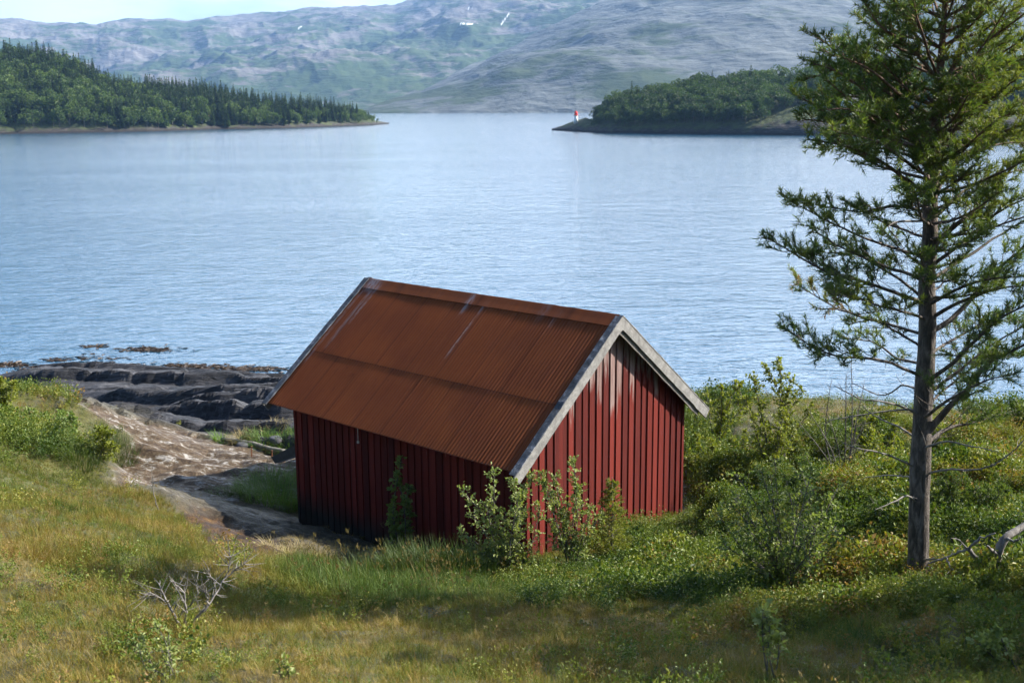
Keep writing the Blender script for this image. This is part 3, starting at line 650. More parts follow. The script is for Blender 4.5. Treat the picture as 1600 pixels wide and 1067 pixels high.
def corrugated(side, name):
    r = np.random.default_rng(11 + side); mb = MB(); P_ = .0762; worn = []; laps_and_shade = []
    for (r0, r1, dz, k) in ((-.03, SL * .415, 0, 0), (SL * .40, SL - .02, .006, 1)):
        ny = int((LEN - .1) / P_ * 8); y = np.linspace(.05, LEN - .05, ny); xs = np.concatenate([[r0, r0 + .014, r0 + .028], np.linspace(r0 + .1, r1, 12)]); nx = len(xs)
        shift = r.normal(0, .004, 10)
        sh = ((y - .05) / .84 + .37 * k); sid = sh.astype(int); lapd = np.minimum(sh % 1, 1 - sh % 1) * .84
        X, Yv = np.meshgrid(xs, y); prof = .0115 * np.cos(2 * np.pi * y / P_) + sid % 2 * .003
        D = prof[:, None] + dz + r.normal(0, .0012, X.shape) + fbm(X / 1.2, Yv / 1.5, 5, 2) * .006
        tint = np.clip(r.uniform(.47, .54, 12)[sid % 12][:, None] + 0 * X, 0, 1)
        xs_ = X * cth - D * sth; zs = EZ + .03 + X * sth + D * cth
        if side: xs_ = 2 * HW - xs_
        Vt = np.stack([xs_, Yv, zs], -1); Vb = Vt - np.array([(-sth if not side else sth) * .004, 0, .004 * cth])
        i = np.arange(ny - 1)[:, None] * nx + np.arange(nx - 1)[None]; q = np.stack([i, i + 1, i + nx + 1, i + nx], -1).reshape(-1, 4)
        if side: q = q[:, ::-1]
        lp_shade = np.exp(-(lapd / .012) ** 2)[:, None] * np.ones_like(X) * .5; lp_shade = np.maximum(lp_shade, (.34 * np.clip(-np.cos(2 * np.pi * y / P_), 0, 1))[:, None] * (.6 + .4 * fbm(X / .8, Yv / .3, 15, 2)))  # dark sheet laps, plus shade of the corrugation troughs painted into the colour
        lp_shade = np.maximum(lp_shade, (X < r0 + .02) * .75)
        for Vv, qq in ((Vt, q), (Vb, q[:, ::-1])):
            mb.add(Vv.reshape(-1, 3), [qq], tint.ravel()); worn.append((worn_at(X, Yv) if not side else 0 * X).ravel()); laps_and_shade.append(lp_shade.ravel())
    me = mesh_np(name, np.vstack(mb.V), mb.F, [roof_mat], True, {'tint': np.concatenate(mb.A), 'worn': np.concatenate(worn), 'lap': np.concatenate(laps_and_shade)})
    return link(name, me, house)
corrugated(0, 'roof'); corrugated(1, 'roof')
# ridge cap: a bent sheet laid over both slopes
ys = np.linspace(.04, LEN - .05, 60); prof = [(-.27, -.004), (-.262, .006), (-.13, .004), (-.02, .006)]
mb = MB(); sec = []
for d, h_ in prof: sec.append((HW + d * cth - (h_ + .022) * sth, EZ + .03 + RH + d * sth + (h_ + .022) * cth))
sec2 = sec + [(HW, EZ + .03 + RH + .035)] + [(2 * HW - a_, b_) for a_, b_ in sec[::-1]]
wob = np.random.default_rng(5).normal(0, .002, len(ys))
V = np.array([[(a_, y_, b_ + w_) for a_, b_ in sec2] for y_, w_ in zip(ys, wob)]); ns = len(sec2)
i = np.arange(len(ys) - 1)[:, None] * ns + np.arange(ns - 1)[None]; q = np.stack([i, i + 1, i + ns + 1, i + ns], -1).reshape(-1, 4)
wn = np.array([[worn_at(SL - abs(a_ - HW), y_) if a_ <= HW + .01 else 0 for a_, b_ in sec2] for y_ in ys]).ravel()
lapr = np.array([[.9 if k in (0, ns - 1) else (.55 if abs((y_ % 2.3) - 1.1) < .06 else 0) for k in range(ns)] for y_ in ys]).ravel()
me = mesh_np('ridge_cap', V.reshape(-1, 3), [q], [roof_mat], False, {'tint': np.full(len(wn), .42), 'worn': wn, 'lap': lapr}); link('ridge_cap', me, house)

# weathered bargeboards
m, nt, b = new_mat('weathered_white_board'); L = nt.links
g1 = noise(nt, mapped(nt, scale=(3, 3, 3)), 3, 6, .68); g2 = noise(nt, mapped(nt), 26, 4, .7); g3 = noise(nt, mapped(nt), 7, 5, .7, .6)
c = ramp(nt, g1, [(.3, (.12, .117, .112)), (.5, (.2, .196, .19)), (.7, (.29, .285, .275))])
c = mixc(nt, ramp(nt, g3, [(.55, (0, 0, 0)), (.66, (.85, .85, .85))]), c, (.16, .15, .14)); c = mixc(nt, ramp(nt, g2, [(.6, (0, 0, 0)), (.75, (.6, .6, .6))]), c, (.1, .1, .09))
L.new(c, b.inputs['Base Color']); b.inputs['Roughness'].default_value = .8; bump(nt, b, math_(nt, 'ADD', g1, g2), .6, .012); barge_mat = m
m, nt, b = new_mat('flaked_dark_board'); L = nt.links
g1 = noise(nt, mapped(nt), 6, 6, .72, .4); g2 = noise(nt, mapped(nt), 30, 4, .7)
c = ramp(nt, g1, [(.36, (.015, .018, .024)), (.52, (.06, .068, .085)), (.6, (.15, .16, .19)), (.68, (.33, .33, .33))])
L.new(c, b.inputs['Base Color']); b.inputs['Roughness'].default_value = .75; bump(nt, b, math_(nt, 'ADD', g1, g2), .7, .012); cap_mat = m
grey_wood = wood_mat('grey_wood', (.07, .066, .06), (.19, .18, .165), 9)
def rake(side, y0, y1, d0, d1, x0, x1, name, mat, seed):
    """board following the roof slope: from x0 to x1 along the slope, d0..d1 across the slope, ragged edges"""
    r = np.random.default_rng(seed); n = 26; mb = MB(); xs = np.linspace(x0, x1, n); e0 = r.normal(0, .004, n); e1 = r.normal(0, .004, n)
    rings = []
    for x_, a_, c_ in zip(xs, e0, e1):
        ring = []
        for (yy, dd) in ((y0, d0 + a_), (y1, d0 + a_ * .6), (y1, d1 + c_ * .6), (y0, d1 + c_)):
            X = x_ * cth - dd * sth; Z = EZ + .03 + x_ * sth + dd * cth
            ring.append((X if not side else 2 * HW - X, yy, Z))
        rings.append(ring)
    V = np.array(rings).reshape(-1, 3); i = np.arange(n - 1)[:, None] * 4; j = np.arange(4)[None]; k = (j + 1) % 4
    q = np.stack([i + j, i + k, i + 4 + k, i + 4 + j], -1).reshape(-1, 4); ends = np.array([[3, 2, 1, 0], [4 * n - 4, 4 * n - 3, 4 * n - 2, 4 * n - 1]])
    f = np.vstack([q, ends]); f = f[:, ::-1] if side else f
    mb.add(V, [f]); return mb.build(name, mat, house)
rake(0, -.035, -.002, -.175, .012, -.12, SL - .012, 'bargeboard', barge_mat, 1)
rake(1, -.031, -.002, -.175, .012, -.16, SL - .002, 'bargeboard', barge_mat, 2)
rake(0, -.04, .1, .014, .029, -.1, SL - .01, 'verge_board', cap_mat, 3)
rake(1, -.037, .1, .014, .029, -.14, SL - .01, 'verge_board', barge_mat, 4)
rake(0, .004, .03, -.2, -.03, .15, SL - .1, 'inner_board', grey_wood, 5); rake(1, .004, .03, -.26, -.03, .1, SL - .1, 'inner_board', grey_wood, 6)
rake(0, LEN + .002, LEN + .035, -.16, .04, -.1, SL - .02, 'bargeboard', barge_mat, 7); rake(1, LEN + .002, LEN + .033, -.16, .04, -.1, SL - .01, 'bargeboard', barge_mat, 8)
rake(0, LEN - .1, LEN + .04, .042, .066, -.1, SL - .01, 'verge_board', cap_mat, 9); rake(1, LEN - .1, LEN + .038, .042, .066, -.1, SL - .01, 'verge_board', barge_mat, 10)
# rafters and soffit boarding under the sheets, so the eaves are not hollow
rake(0, .035, LEN - .005, -.055, -.03, .02, SL - .07, 'roof_boarding', grey_wood, 12); rake(1, .035, LEN - .005, -.055, -.03, .02, SL - .07, 'roof_boarding', grey_wood, 13)
# dark chute of sheet metal sticking out past the seaward corner, thin cable on the shaded wall
inv = Matrix.Rotation(-math.atan2(AX[1], AX[0]), 4, 'Z') @ Matrix.Translation((-P0[0], -P0[1], -ZB))
toL = lambda p: np.array(inv @ Vector(p))
black = wood_mat('black_sheet', (.012, .012, .012), (.035, .034, .033), 10, .7)
mb = MB()
A, B, C_, D_ = toL(at(470, 690, 22.9)), toL(at(424, 714, 23.5)), toL(at(437, 723, 23.2)), toL(at(470, 712, 22.75)); th = np.array([0, .02, -.012]); E_ = (A + D_) / 2 + np.array([0, 0, -.1]); G_ = (B + C_) / 2 + np.array([0, 0, -.07])
for q in ((A, B, G_, E_), (E_, G_, C_, D_)):
    V = np.array(list(q) + [p + th for p in q]); mb.add(V, [np.array([[0, 1, 2, 3], [7, 6, 5, 4], [0, 4, 5, 1], [1, 5, 6, 2], [2, 6, 7, 3], [3, 7, 4, 0]])])
mb.build('drain_chute', black, house)
cable = wood_mat('white_cable', (.4, .4, .38), (.6, .6, .58), 10)
mb = MB(); p1, p2 = toL(at(546.5, 662, 20.97)), toL(at(547.5, 692, 20.97)); xw = OE - .045
mb.tube([(xw, p1[1], p1[2] + .1), (xw, (p1[1] + p2[1]) / 2, (p1[2] + p2[2]) / 2), (xw, p2[1], p2[2])], .006, 5); mb.box((xw - .012, p2[1] - .02, p2[2] - .05), (.024, 0, 0), (0, .04, 0), (0, 0, .05))
mb.build('cable', cable, house)

# ------------------------------------------------------------------ ground cover
def inside_house(x, y, pad=.0):
    q = np.stack([(x - P0[0]) * AX[0] + (y - P0[1]) * AX[1], (x - P0[0]) * AY[0] + (y - P0[1]) * AY[1]])
    return (q[0] > OE - pad) & (q[0] < 2 * HW - OE + pad) & (q[1] > OG1 - pad) & (q[1] < LEN - OG0 + pad)
grass_leaf = leaf_mat('grass_blades', [(0, (.04, .09, .012)), (.28, (.1, .13, .018)), (.5, (.19, .165, .024)), (.66, (.205, .135, .026)), (.8, (.26, .19, .05)), (1, (.33, .25, .105))], 'tint', 'INSTANCER', .28, .6, .22, .25)
heath_leaf = leaf_mat('heath_leaves', [(0, (.024, .058, .01)), (.35, (.07, .118, .017)), (.65, (.14, .178, .026)), (.88, (.22, .22, .035)), (1, (.24, .15, .045))], 'tint', 'INSTANCER', .28, .5, .25, .35)
straw = leaf_mat('straw_blades', [(0, (.13, .1, .035)), (.5, (.22, .17, .075)), (1, (.3, .245, .13))], 'tint', 'INSTANCER', .25, .7, .2, .2)
def tuft_mesh(seed, n, h, spread, w, lean, mat):
    r = np.random.default_rng(seed); a = r.uniform(0, 6.283, n); rad = spread * r.uniform(0, 1, n) ** .7
    P = np.stack([np.cos(a) * rad, np.sin(a) * rad, np.full(n, -.03)], 1); a2 = a + r.normal(0, .9, n)
    D = np.stack([np.cos(a2) * lean, np.sin(a2) * lean, np.ones(n)], 1) + r.normal(0, .18, (n, 3))
    N = np.stack([np.cos(a2), np.sin(a2), np.zeros(n) - .2], 1)
    V, q, t, tt = blade_cards(P, D, N, h * r.uniform(.5, 1.15, n), w * r.uniform(.7, 1.3, n), r.uniform(.05, .7, n))
    return mesh_np('tuft', V, [q, t], [mat], True)
def sprig_mesh(seed, n, h, spread, leaf, mat):
    r = np.random.default_rng(seed); ns = 9; a = r.uniform(0, 6.283, ns); tip = np.stack([np.cos(a) * spread * r.uniform(.2, 1, ns), np.sin(a) * spread * r.uniform(.2, 1, ns), h * r.uniform(.6, 1.1, ns)], 1)
    k = r.integers(0, ns, n); f = r.uniform(.25, 1, n)[:, None]
    P = tip[k] * f + np.stack([0 * f[:, 0], 0 * f[:, 0], -.05 * (1 - f[:, 0])], 1) + r.normal(0, spread * .13, (n, 3))
    D = unit(tip[k]) * .7 + rand_unit(n, r); N = np.array([0, 0, 1.]) + rand_unit(n, r) * .7
    V, q, t = leaf_cards(P, D, N, leaf * r.uniform(.6, 1.2, n), leaf * .6 * r.uniform(.7, 1.1, n))
    return mesh_np('sprig', V, [q], [mat], False)
def scatter(n, x0, x1, y0, y1, seed):
    r = np.random.default_rng(seed); x = r.uniform(x0, x1, n); y = r.uniform(y0, y1, n); z = gz(x, y)
    u, v = to_px(np.stack([x, y, z], -1)); ok = (u > -560) & (u < 2160) & (v < 1330) & ~inside_house(x, y, .02)
    return x[ok], y[ok], z[ok], u[ok], v[ok], r
def masks_at(x, y):
    i = np.clip(np.searchsorted(gx, x), 0, nc - 1); j = np.clip(np.searchsorted(gy, y), 0, nr - 1)
    return M_dark[j, i], M_lich[j, i], M_crust[j, i], M_peat[j, i]
# share of low leafy heath (right side, upper left) against grass (left and front)
HEATH = [(760, 925), (900, 945), (1000, 935), (1100, 975), (1250, 985), (1400, 960), (1500, 985), (1600, 1010), (2300, 1010), (2300, 500), (1060, 500), (1060, 790), (960, 850), (850, 905)]
HEATH2 = [(-600, 600), (60, 600), (170, 645), (205, 690), (190, 712), (100, 705), (40, 725), (-600, 740)]
def heathness(u, v): return np.maximum(soft(u + fbm(u / 60, v / 30, 31, 3) * 50, v + fbm(u / 50, v / 25, 32, 3) * 26, HEATH, 14) * np.where((v < 662 + fbm(u / 40, u / 90, 35, 3) * 22) & (u > 1170), .2, 1), soft(u + fbm(u / 30, v / 20, 33, 2) * 20, v + fbm(u / 30, v / 20, 34, 2) * 14, HEATH2, 8))
BRIGHT = [(-600, 735), (180, 690), (215, 735), (150, 770), (-600, 790)]

gx_, gy_, gz_, gu, gv, r = [], [], [], [], [], None
parts = [scatter(52000, -9, 9, 6.0, 12.5, 1), scatter(98000, -14, 14, 12, 20, 2), scatter(54000, -18, 20, 19.5, 32.5, 3)]
x, y, z, u, v = [np.concatenate([p[k] for p in parts]) for k in range(5)]; r = np.random.default_rng(44)
md, ml, mc, mp_ = masks_at(x, y); he = heathness(u, v)
keep = r.random(len(x)) < np.clip((1 - md * 1.6) * (1 - ml * 1.25) * (1 - mc * .62) * (1 - mp_ * .9) * (1 - he * .72), 0, 1) * np.where(u > 1060, np.where(v < 640, .9, 1), 1)
keep &= z > .35
x, y, z, u, v, he = [q[keep] for q in (x, y, z, u, v, he)]; mc_k = mc[keep]
tint = .56 + fbm(x / 1.6, y / 1.6, 41, 4) * .5 + fbm(x / .5, y / .5, 42, 2) * .3 + r.normal(0, .15, len(x))
br = soft(u, v, BRIGHT, 20); tint = tint * (1 - br * .6) + br * .1
tint = np.where(u > 850, tint - .14, tint); tint += np.where((u > 1200) & (v < 700) & (v > 600), .28, 0)
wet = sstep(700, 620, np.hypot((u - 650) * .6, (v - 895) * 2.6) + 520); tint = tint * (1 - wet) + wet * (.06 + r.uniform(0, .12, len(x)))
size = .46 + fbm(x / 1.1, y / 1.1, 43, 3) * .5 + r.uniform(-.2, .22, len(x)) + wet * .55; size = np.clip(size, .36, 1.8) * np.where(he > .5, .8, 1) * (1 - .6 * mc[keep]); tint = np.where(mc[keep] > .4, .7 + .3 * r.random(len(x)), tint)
long_ = r.random(len(x)) < .16
idx = np.where(long_, 6 + r.integers(0, 3, len(x)), r.integers(0, 6, len(x)))
st_ = (tint > .72) & (r.random(len(x)) < .45); idx = np.where(st_, 9 + r.integers(0, 3, len(x)), idx)
pro = [proto('tuft', tuft_mesh(300 + i, 15, .2, .075, .0055, .35, grass_leaf)) for i in range(6)] + [proto('tuft', tuft_mesh(310 + i, 7, .34, .06, .0045, .22, grass_leaf)) for i in range(3)] + [proto('tuft', tuft_mesh(320 + i, 16, .2, .08, .005, .8, straw)) for i in range(3)]
def stalk_mesh(seed):
    r = np.random.default_rng(seed); n = 3; a = r.uniform(0, 6.28, n); P = np.stack([np.cos(a) * .05, np.sin(a) * .05, 0 * a], 1); D = np.stack([np.cos(a) * .25, np.sin(a) * .25, 1 + 0 * a], 1); Ln = r.uniform(.35, .55, n)
    V, q, t, _ = blade_cards(P, D, np.stack([np.cos(a), np.sin(a), 0 * a], 1), Ln, .004, .15); H_ = P + unit(D) * Ln[:, None] * .9 + np.stack([np.cos(a), np.sin(a), 0 * a], 1) * Ln[:, None] * .1
    k = np.repeat(np.arange(n), 6); V2, q2, t2 = leaf_cards(H_[k] + r.normal(0, .012, (18, 3)), D[k] + rand_unit(18, r) * .5, rand_unit(18, r), .04, .011)
    return mesh_np('stalk', np.vstack([V, V2]), [q, q2 + len(V), t], [straw])
pro += [proto('stalk', stalk_mesh(330 + i)) for i in range(3)]; idx = np.where((r.random(len(x)) < .014) & (mc_k < .2), 12 + r.integers(0, 3, len(x)), idx)
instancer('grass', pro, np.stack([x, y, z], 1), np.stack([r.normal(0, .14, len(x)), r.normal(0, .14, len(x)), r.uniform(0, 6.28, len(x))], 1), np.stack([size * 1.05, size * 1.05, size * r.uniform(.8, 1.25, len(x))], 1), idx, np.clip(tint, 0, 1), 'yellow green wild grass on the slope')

parts = [scatter(14000, -7, 8, 7, 13, 11), scatter(36000, -12, 13, 12.5, 22, 12), scatter(26000, -20, 22, 21.5, 33, 13)]
x, y, z, u, v = [np.concatenate([p[k] for p in parts]) for k in range(5)]; r = np.random.default_rng(45)
md, ml, mc, mp_ = masks_at(x, y); he = heathness(u, v)
keep = (r.random(len(x)) < np.clip(he * .85 + .13, 0, 1) * (1 - np.clip(md * 1.5, 0, 1)) * (1 - ml) * (1 - mc) * (1 - mp_)) & (z > .4)
x, y, z, u, v, he = [q[keep] for q in (x, y, z, u, v, he)]
lump = fbm(x / 1.0, y / 1.0, 51, 3); size = np.clip(np.where(he < .3, .5, .85) + lump * 1.0 + r.uniform(-.2, .25, len(x)), .35, 2.0) * (1 + .25 * (u > 900))
tint = np.clip(np.where(he < .3, .72, .55) + fbm(x / 1.3, y / 1.3, 52, 4) * .6 + r.normal(0, .12, len(x)), 0, 1)
sel = fbm(x / 1.8, y / 1.8, 53, 3) + r.normal(0, .25, len(x)); idx = np.where(sel > .12, r.integers(0, 4, len(x)), np.where(sel > -.15, 4 + r.integers(0, 3, len(x)), 7 + r.integers(0, 2, len(x))))
bank = np.clip(lump * 2.2 + .5, 0, 1) * ((u > 1070) & (y > 17.5) & (y < 28.5) & (v > 668)); rep_ = np.where(bank > .1, 4, 1); k = np.repeat(np.arange(len(x)), rep_)
up = bank[k] * r.uniform(0, .5, len(k)) * (rep_[k] > 1); x = x[k] + r.normal(0, .06, len(k)); y = y[k] + r.normal(0, .06, len(k)); z = z[k] + up; size = size[k] * r.uniform(.8, 1.2, len(k)); tint = np.clip(tint[k] + r.normal(0, .08, len(k)) + .1 * up, 0, 1); idx = idx[k]
ok = ~inside_house(x, y, .15); x, y, z, size, tint, idx = [q[ok] for q in (x, y, z, size, tint, idx)]
pro = [proto('sprig', sprig_mesh(400 + i, 70, .24, .15, .028, heath_leaf)) for i in range(4)] + [proto('sprig', sprig_mesh(410 + i, 150, .22, .15, .016, heath_leaf)) for i in range(3)] + [proto('sprig', sprig_mesh(420 + i, 46, .3, .17, .042, heath_leaf)) for i in range(2)]
instancer('undergrowth', pro, np.stack([x, y, z], 1), np.stack([r.normal(0, .2, len(x)), r.normal(0, .2, len(x)), r.uniform(0, 6.28, len(x))], 1), np.stack([size, size, size * r.uniform(.7, 1.15, len(x))], 1), idx, tint, 'low leafy bilberry and heather undergrowth')


# ------------------------------------------------------------------ pine in the foreground
PY = 17.4
pine_bark = None
m, nt, b = new_mat('pine_bark'); L = nt.links
vs = mapped(nt, scale=(1, 1, .28)); n1 = noise(nt, vs, 17, 5, .7, .6); n2 = noise(nt, mapped(nt), 3, 3); sx = nd(nt, 'ShaderNodeSeparateXYZ'); L.new(mapped(nt), sx.inputs[0])
low = ramp(nt, n1, [(.34, (.018, .015, .013)), (.5, (.085, .07, .06)), (.68, (.2, .175, .155))]); up_ = ramp(nt, n1, [(.3, (.05, .025, .015)), (.6, (.19, .09, .045)), (.75, (.3, .16, .08))])
L.new(mixc(nt, ramp(nt, math_(nt, 'MULTIPLY', sx.outputs[2], .1), [(.4, (0, 0, 0)), (.7, (.75, .75, .75))]), low, up_), b.inputs['Base Color']); b.inputs['Roughness'].default_value = .9
bump(nt, b, n1, 1., .03); pine_bark = m
pine_leaf = leaf_mat('pine_needles', [(0, (.035, .078, .026)), (.4, (.1, .15, .034)), (.7, (.195, .22, .042)), (.92, (.15, .155, .034)), (.96, (.24, .11, .03)), (1, (.28, .12, .03))], 'tint', 'GEOMETRY', .35, .5, 0, .35)
pr = np.random.default_rng(91)
def curve(pts, n=14):
    """smooth polyline through a few points"""
    P = np.array(pts, float); m_ = len(P)
    if m_ == 2: return P[0] + (P[1] - P[0]) * np.linspace(0, 1, n)[:, None]
    s = np.linspace(0, m_ - 1, n); i = np.clip(s.astype(int), 0, m_ - 2); f = (s - i)[:, None]
    g = lambda k: P[np.clip(k, 0, m_ - 1)]
    p0, p1, p2, p3 = g(i - 1), g(i), g(i + 1), g(i + 2)
    return .5 * (2 * p1 + (p2 - p0) * f + (2 * p0 - 5 * p1 + 4 * p2 - p3) * f ** 2 + (3 * p1 - p0 - 3 * p2 + p3) * f ** 3)
pb = hit(1437, 900); PY = pb[1]
trunk = curve([pb + np.array([0, 0, -.3])] + [at(px, py, PY) for px, py in ((1435, 850), (1437, 760), (1441, 660), (1449, 520), (1448, 440), (1453, 380), (1454, 310), (1460, 250), (1463, 170), (1469, 110), (1477, 0), (1484, -120))], 46)
trunk_r = .7 * np.interp(trunk[:, 2], [pb[2] - .3, pb[2] + .1, at(0, 700, PY)[2], at(0, 620, PY)[2], at(0, 450, PY)[2], at(0, 300, PY)[2], at(0, 200, PY)[2], at(0, 60, PY)[2], at(0, -120, PY)[2]], [.25, .185, .172, .165, .14, .118, .088, .05, .012])
pine = empty('pine_tree', tuple(pb), 'tall scots pine with open crown on the heath right of the boathouse', 'tree')
limbs = MB(); clusters = []; dead_wood = wood_mat('dead_wood', (.08, .072, .066), (.26, .24, .22), 14)
def twig_cluster(p0, p1, tint, dens=1.):
    clusters.append((p0, p1, tint, dens))
def limb(P, r0, green_from=.3, length=1., tint=.4, seed=None, bare=False, rust=False):
    r = pr; n = len(P); rad = r0 * .55 * (1 - np.linspace(0, 1, n)) ** .85 + .004
    wob = r.normal(0, .015, P.shape); wob[0] = 0; P = P + np.cumsum(wob, 0) * .5
    sink = MB() if bare else limbs; sink.tube(P, rad, 5)
    seg = np.linalg.norm(np.diff(P, axis=0), axis=1); s = np.r_[0, np.cumsum(seg)]; tot = s[-1]
    q = .1
    T = np.gradient(P, axis=0); T = unit(T)
    side = 1
    d = tot * (.12 if not bare else .1); ph = r.uniform(0, 50)
    while d < tot:
        f = d / tot; p = np.array([np.interp(d, s, P[:, k]) for k in range(3)]); t = unit(np.array([np.interp(d, s, T[:, k]) for k in range(3)]))
        lat = unit(np.cross(t, [0, 0, 1.])) * side; side = -side
        ln = length * (.25 + .75 * (1 - f) ** .7) * r.uniform(.3, 1.1) * min(1, tot * .55)
        dr = unit(t * r.uniform(.45, .95) + lat * r.uniform(.35, 1.) + np.array([0, 0, r.uniform(-.35, .75)]))
        e = p + dr * ln + np.array([0, 0, ln * r.uniform(-.05, .25)]); mid = (p + e) / 2 + np.array([0, 0, -ln * .06]) + r.normal(0, .02, 3)
        C = curve([p, mid, e], 6)
        if not bare and f < .8 and vnoise(np.array(d * 1.9 + ph), np.array(ph), 4) < .29: d += .05; continue
        if bare or f < green_from * .8:
            if r.random() < .75: sink.tube(C, np.linspace(.006, .002, 6), 3, cap=False)
        else:
            limbs.tube(C, np.linspace(.007, .0025, 6), 3, cap=False)
            tn = tint + r.normal(0, .1) + (.5 if rust and r.random() < .6 and f > .5 else 0)
            twig_cluster(C[2], C[-1], tn)
            for k in range(int(2 + ln * 10)):
                g = r.uniform(.25, .95); a0 = C[0] + (C[-1] - C[0]) * g; l2 = ln * r.uniform(.2, .45) + .05
                d2 = unit(dr * .8 + r.normal(0, .55, 3) + np.array([0, 0, .25])); b0 = a0 + d2 * l2
                limbs.tube([a0, b0], [.0035, .002], 3, cap=False); twig_cluster(a0 + (b0 - a0) * .15, b0, tn + r.normal(0, .06))
        d += r.uniform(.04, .09) * (1 if not bare else 2.4)
    if bare: sink.build('dead_branch', dead_wood, pine, True, origin=pb)
    else: twig_cluster(P[-3], P[-1] + (P[-1] - P[-2]) * .3, tint)
def tk(py): return np.array([np.interp(-py, -np.array([905, 660, 520, 380, 250, 110, 0, -120]), c) for c in (np.array([at(px, y_, PY)[k] for px, y_ in ((1437, 905), (1441, 660), (1447, 520), (1451, 380), (1456, 250), (1466, 110), (1477, 0), (1484, -120))]) for k in range(3))])
# limbs followed from the photograph: start height on the trunk, then pixels with distance offsets
LIMBS = [
    (306, [(1400, 268, -.2), (1340, 238, -.4), (1262, 222, -.6)], .045, .35, .45), (335, [(1395, 322, .2), (1340, 330, .4), (1258, 318, .6)], .035, .35, .4),
    (402, [(1375, 378, -.3), (1300, 345, -.5), (1226, 303, -.7)], .03, .6, .55), (440, [(1380, 412, .3), (1320, 385, .6), (1262, 348, .9)], .04, .45, .4),
    (475, [(1385, 455, -.5), (1290, 430, -.9), (1196, 377, -1.2)], .042, .42, .35), (470, [(1400, 430, .4), (1345, 400, .7), (1272, 392, .9)], .032, .3, .38),
    (525, [(1370, 505, .5), (1310, 490, .8), (1246, 452, 1.1)], .035, .6, .35), (500, [(1400, 480, -.5), (1350, 465, -.9), (1300, 452, -1.2)], .03, .35, .42),
    (590, [(1380, 563, -.3), (1300, 552, -.5), (1224, 507, -.6)], .036, .45, .32), (570, [(1400, 560, .6), (1360, 535, 1.0), (1310, 530, 1.3)], .03, .3, .36), (545, [(1405, 520, .3), (1370, 497, .5), (1330, 505, .7)], .028, .3, .4),
    (228, [(1400, 182, -.3), (1335, 132, -.5), (1262, 96, -.6)], .05, .25, .3), (200, [(1400, 165, .5), (1340, 150, .8), (1268, 150, 1.0)], .042, .25, .28), (250, [(1400, 215, .3), (1340, 195, .5), (1255, 190, .6)], .04, .25, .35),
    (215, [(1400, 160, .1), (1330, 108, .2), (1248, 128, .2)], .04, .2, .34), (240, [(1405, 200, -.5), (1340, 170, -.9), (1275, 168, -1.1)], .035, .2, .36), (185, [(1400, 140, -.6), (1350, 100, -1.), (1290, 80, -1.3)], .035, .2, .36), (265, [(1405, 240, .6), (1340, 228, 1.), (1275, 232, 1.3)], .035, .22, .42), (420, [(1500, 380, 0), (1560, 330, 0), (1640, 290, 0)], .045, .35, .5), (500, [(1500, 470, -.2), (1560, 450, -.3), (1640, 440, -.4)], .045, .35, .4), (620, [(1490, 590, .2), (1550, 545, .3), (1620, 500, .4)], .045, .35, .4), (350, [(1500, 300, .5), (1550, 275, .8), (1610, 260, 1.)], .04, .3, .55),
    (125, [(1425, 70, -.2), (1385, 35, -.3), (1352, -10, -.3)], .04, .2, .32), (165, [(1420, 120, .3), (1385, 90, .5), (1350, 70, .5)], .035, .2, .3), (280, [(1410, 250, -.6), (1370, 225, -1.), (1300, 205, -1.4)], .035, .25, .45),
    (690, [(1472, 648, -.1), (1512, 608, -.2), (1550, 566, -.3), (1605, 538, -.4), (1660, 510, -.4)], .085, .5, .42), (700, [(1480, 668, .4), (1530, 652, .7), (1590, 640, 1.)], .05, .45, .4),
    (522, [(1495, 492, .2), (1545, 432, .3), (1585, 398, .4), (1640, 362, .5)], .065, .5, .4), (600, [(1500, 555, -.5), (1560, 500, -.9), (1630, 470, -1.2)], .05, .4, .4), (560, [(1490, 530, .6), (1540, 505, 1.), (1600, 500, 1.3)], .035, .4, .38),
    (396, [(1490, 350, -.2), (1530, 318, -.4), (1570, 270, -.5), (1620, 225, -.6)], .06, .45, .5), (440, [(1500, 410, .4), (1560, 370, .8), (1640, 320, 1.1)], .045, .4, .45), (480, [(1490, 455, -.6), (1545, 440, -1.), (1610, 430, -1.4)], .04, .4, .42),
    (325, [(1480, 270, .2), (1525, 232, .3), (1585, 205, .4)], .05, .4, .6), (250, [(1500, 195, -.3), (1545, 160, -.4), (1590, 120, -.5)], .045, .3, .6), (280, [(1500, 245, .5), (1550, 225, .9), (1615, 220, 1.2)], .035, .3, .6),
    (150, [(1500, 110, .2), (1530, 80, .3), (1562, 55, .3)], .035, .3, .55), (90, [(1500, 45, -.2), (1522, 10, -.3), (1540, -35, -.3)], .03, .2, .45), (200, [(1490, 160, -.5), (1520, 130, -.8), (1560, 95, -1.)], .03, .3, .6),
    (655, [(1480, 625, -.8), (1530, 600, -1.4), (1575, 590, -1.9)], .035, .4, .36), (640, [(1480, 600, .7), (1540, 560, 1.2), (1610, 545, 1.6)], .03, .4, .36)]
for k, (py, pts, r0, gf, tn) in enumerate(LIMBS):
    limb(curve([tk(py)] + [at(px, yy, PY + dy) for px, yy, dy in pts], 16), r0, gf, .6, tn, rust=(k == 6))
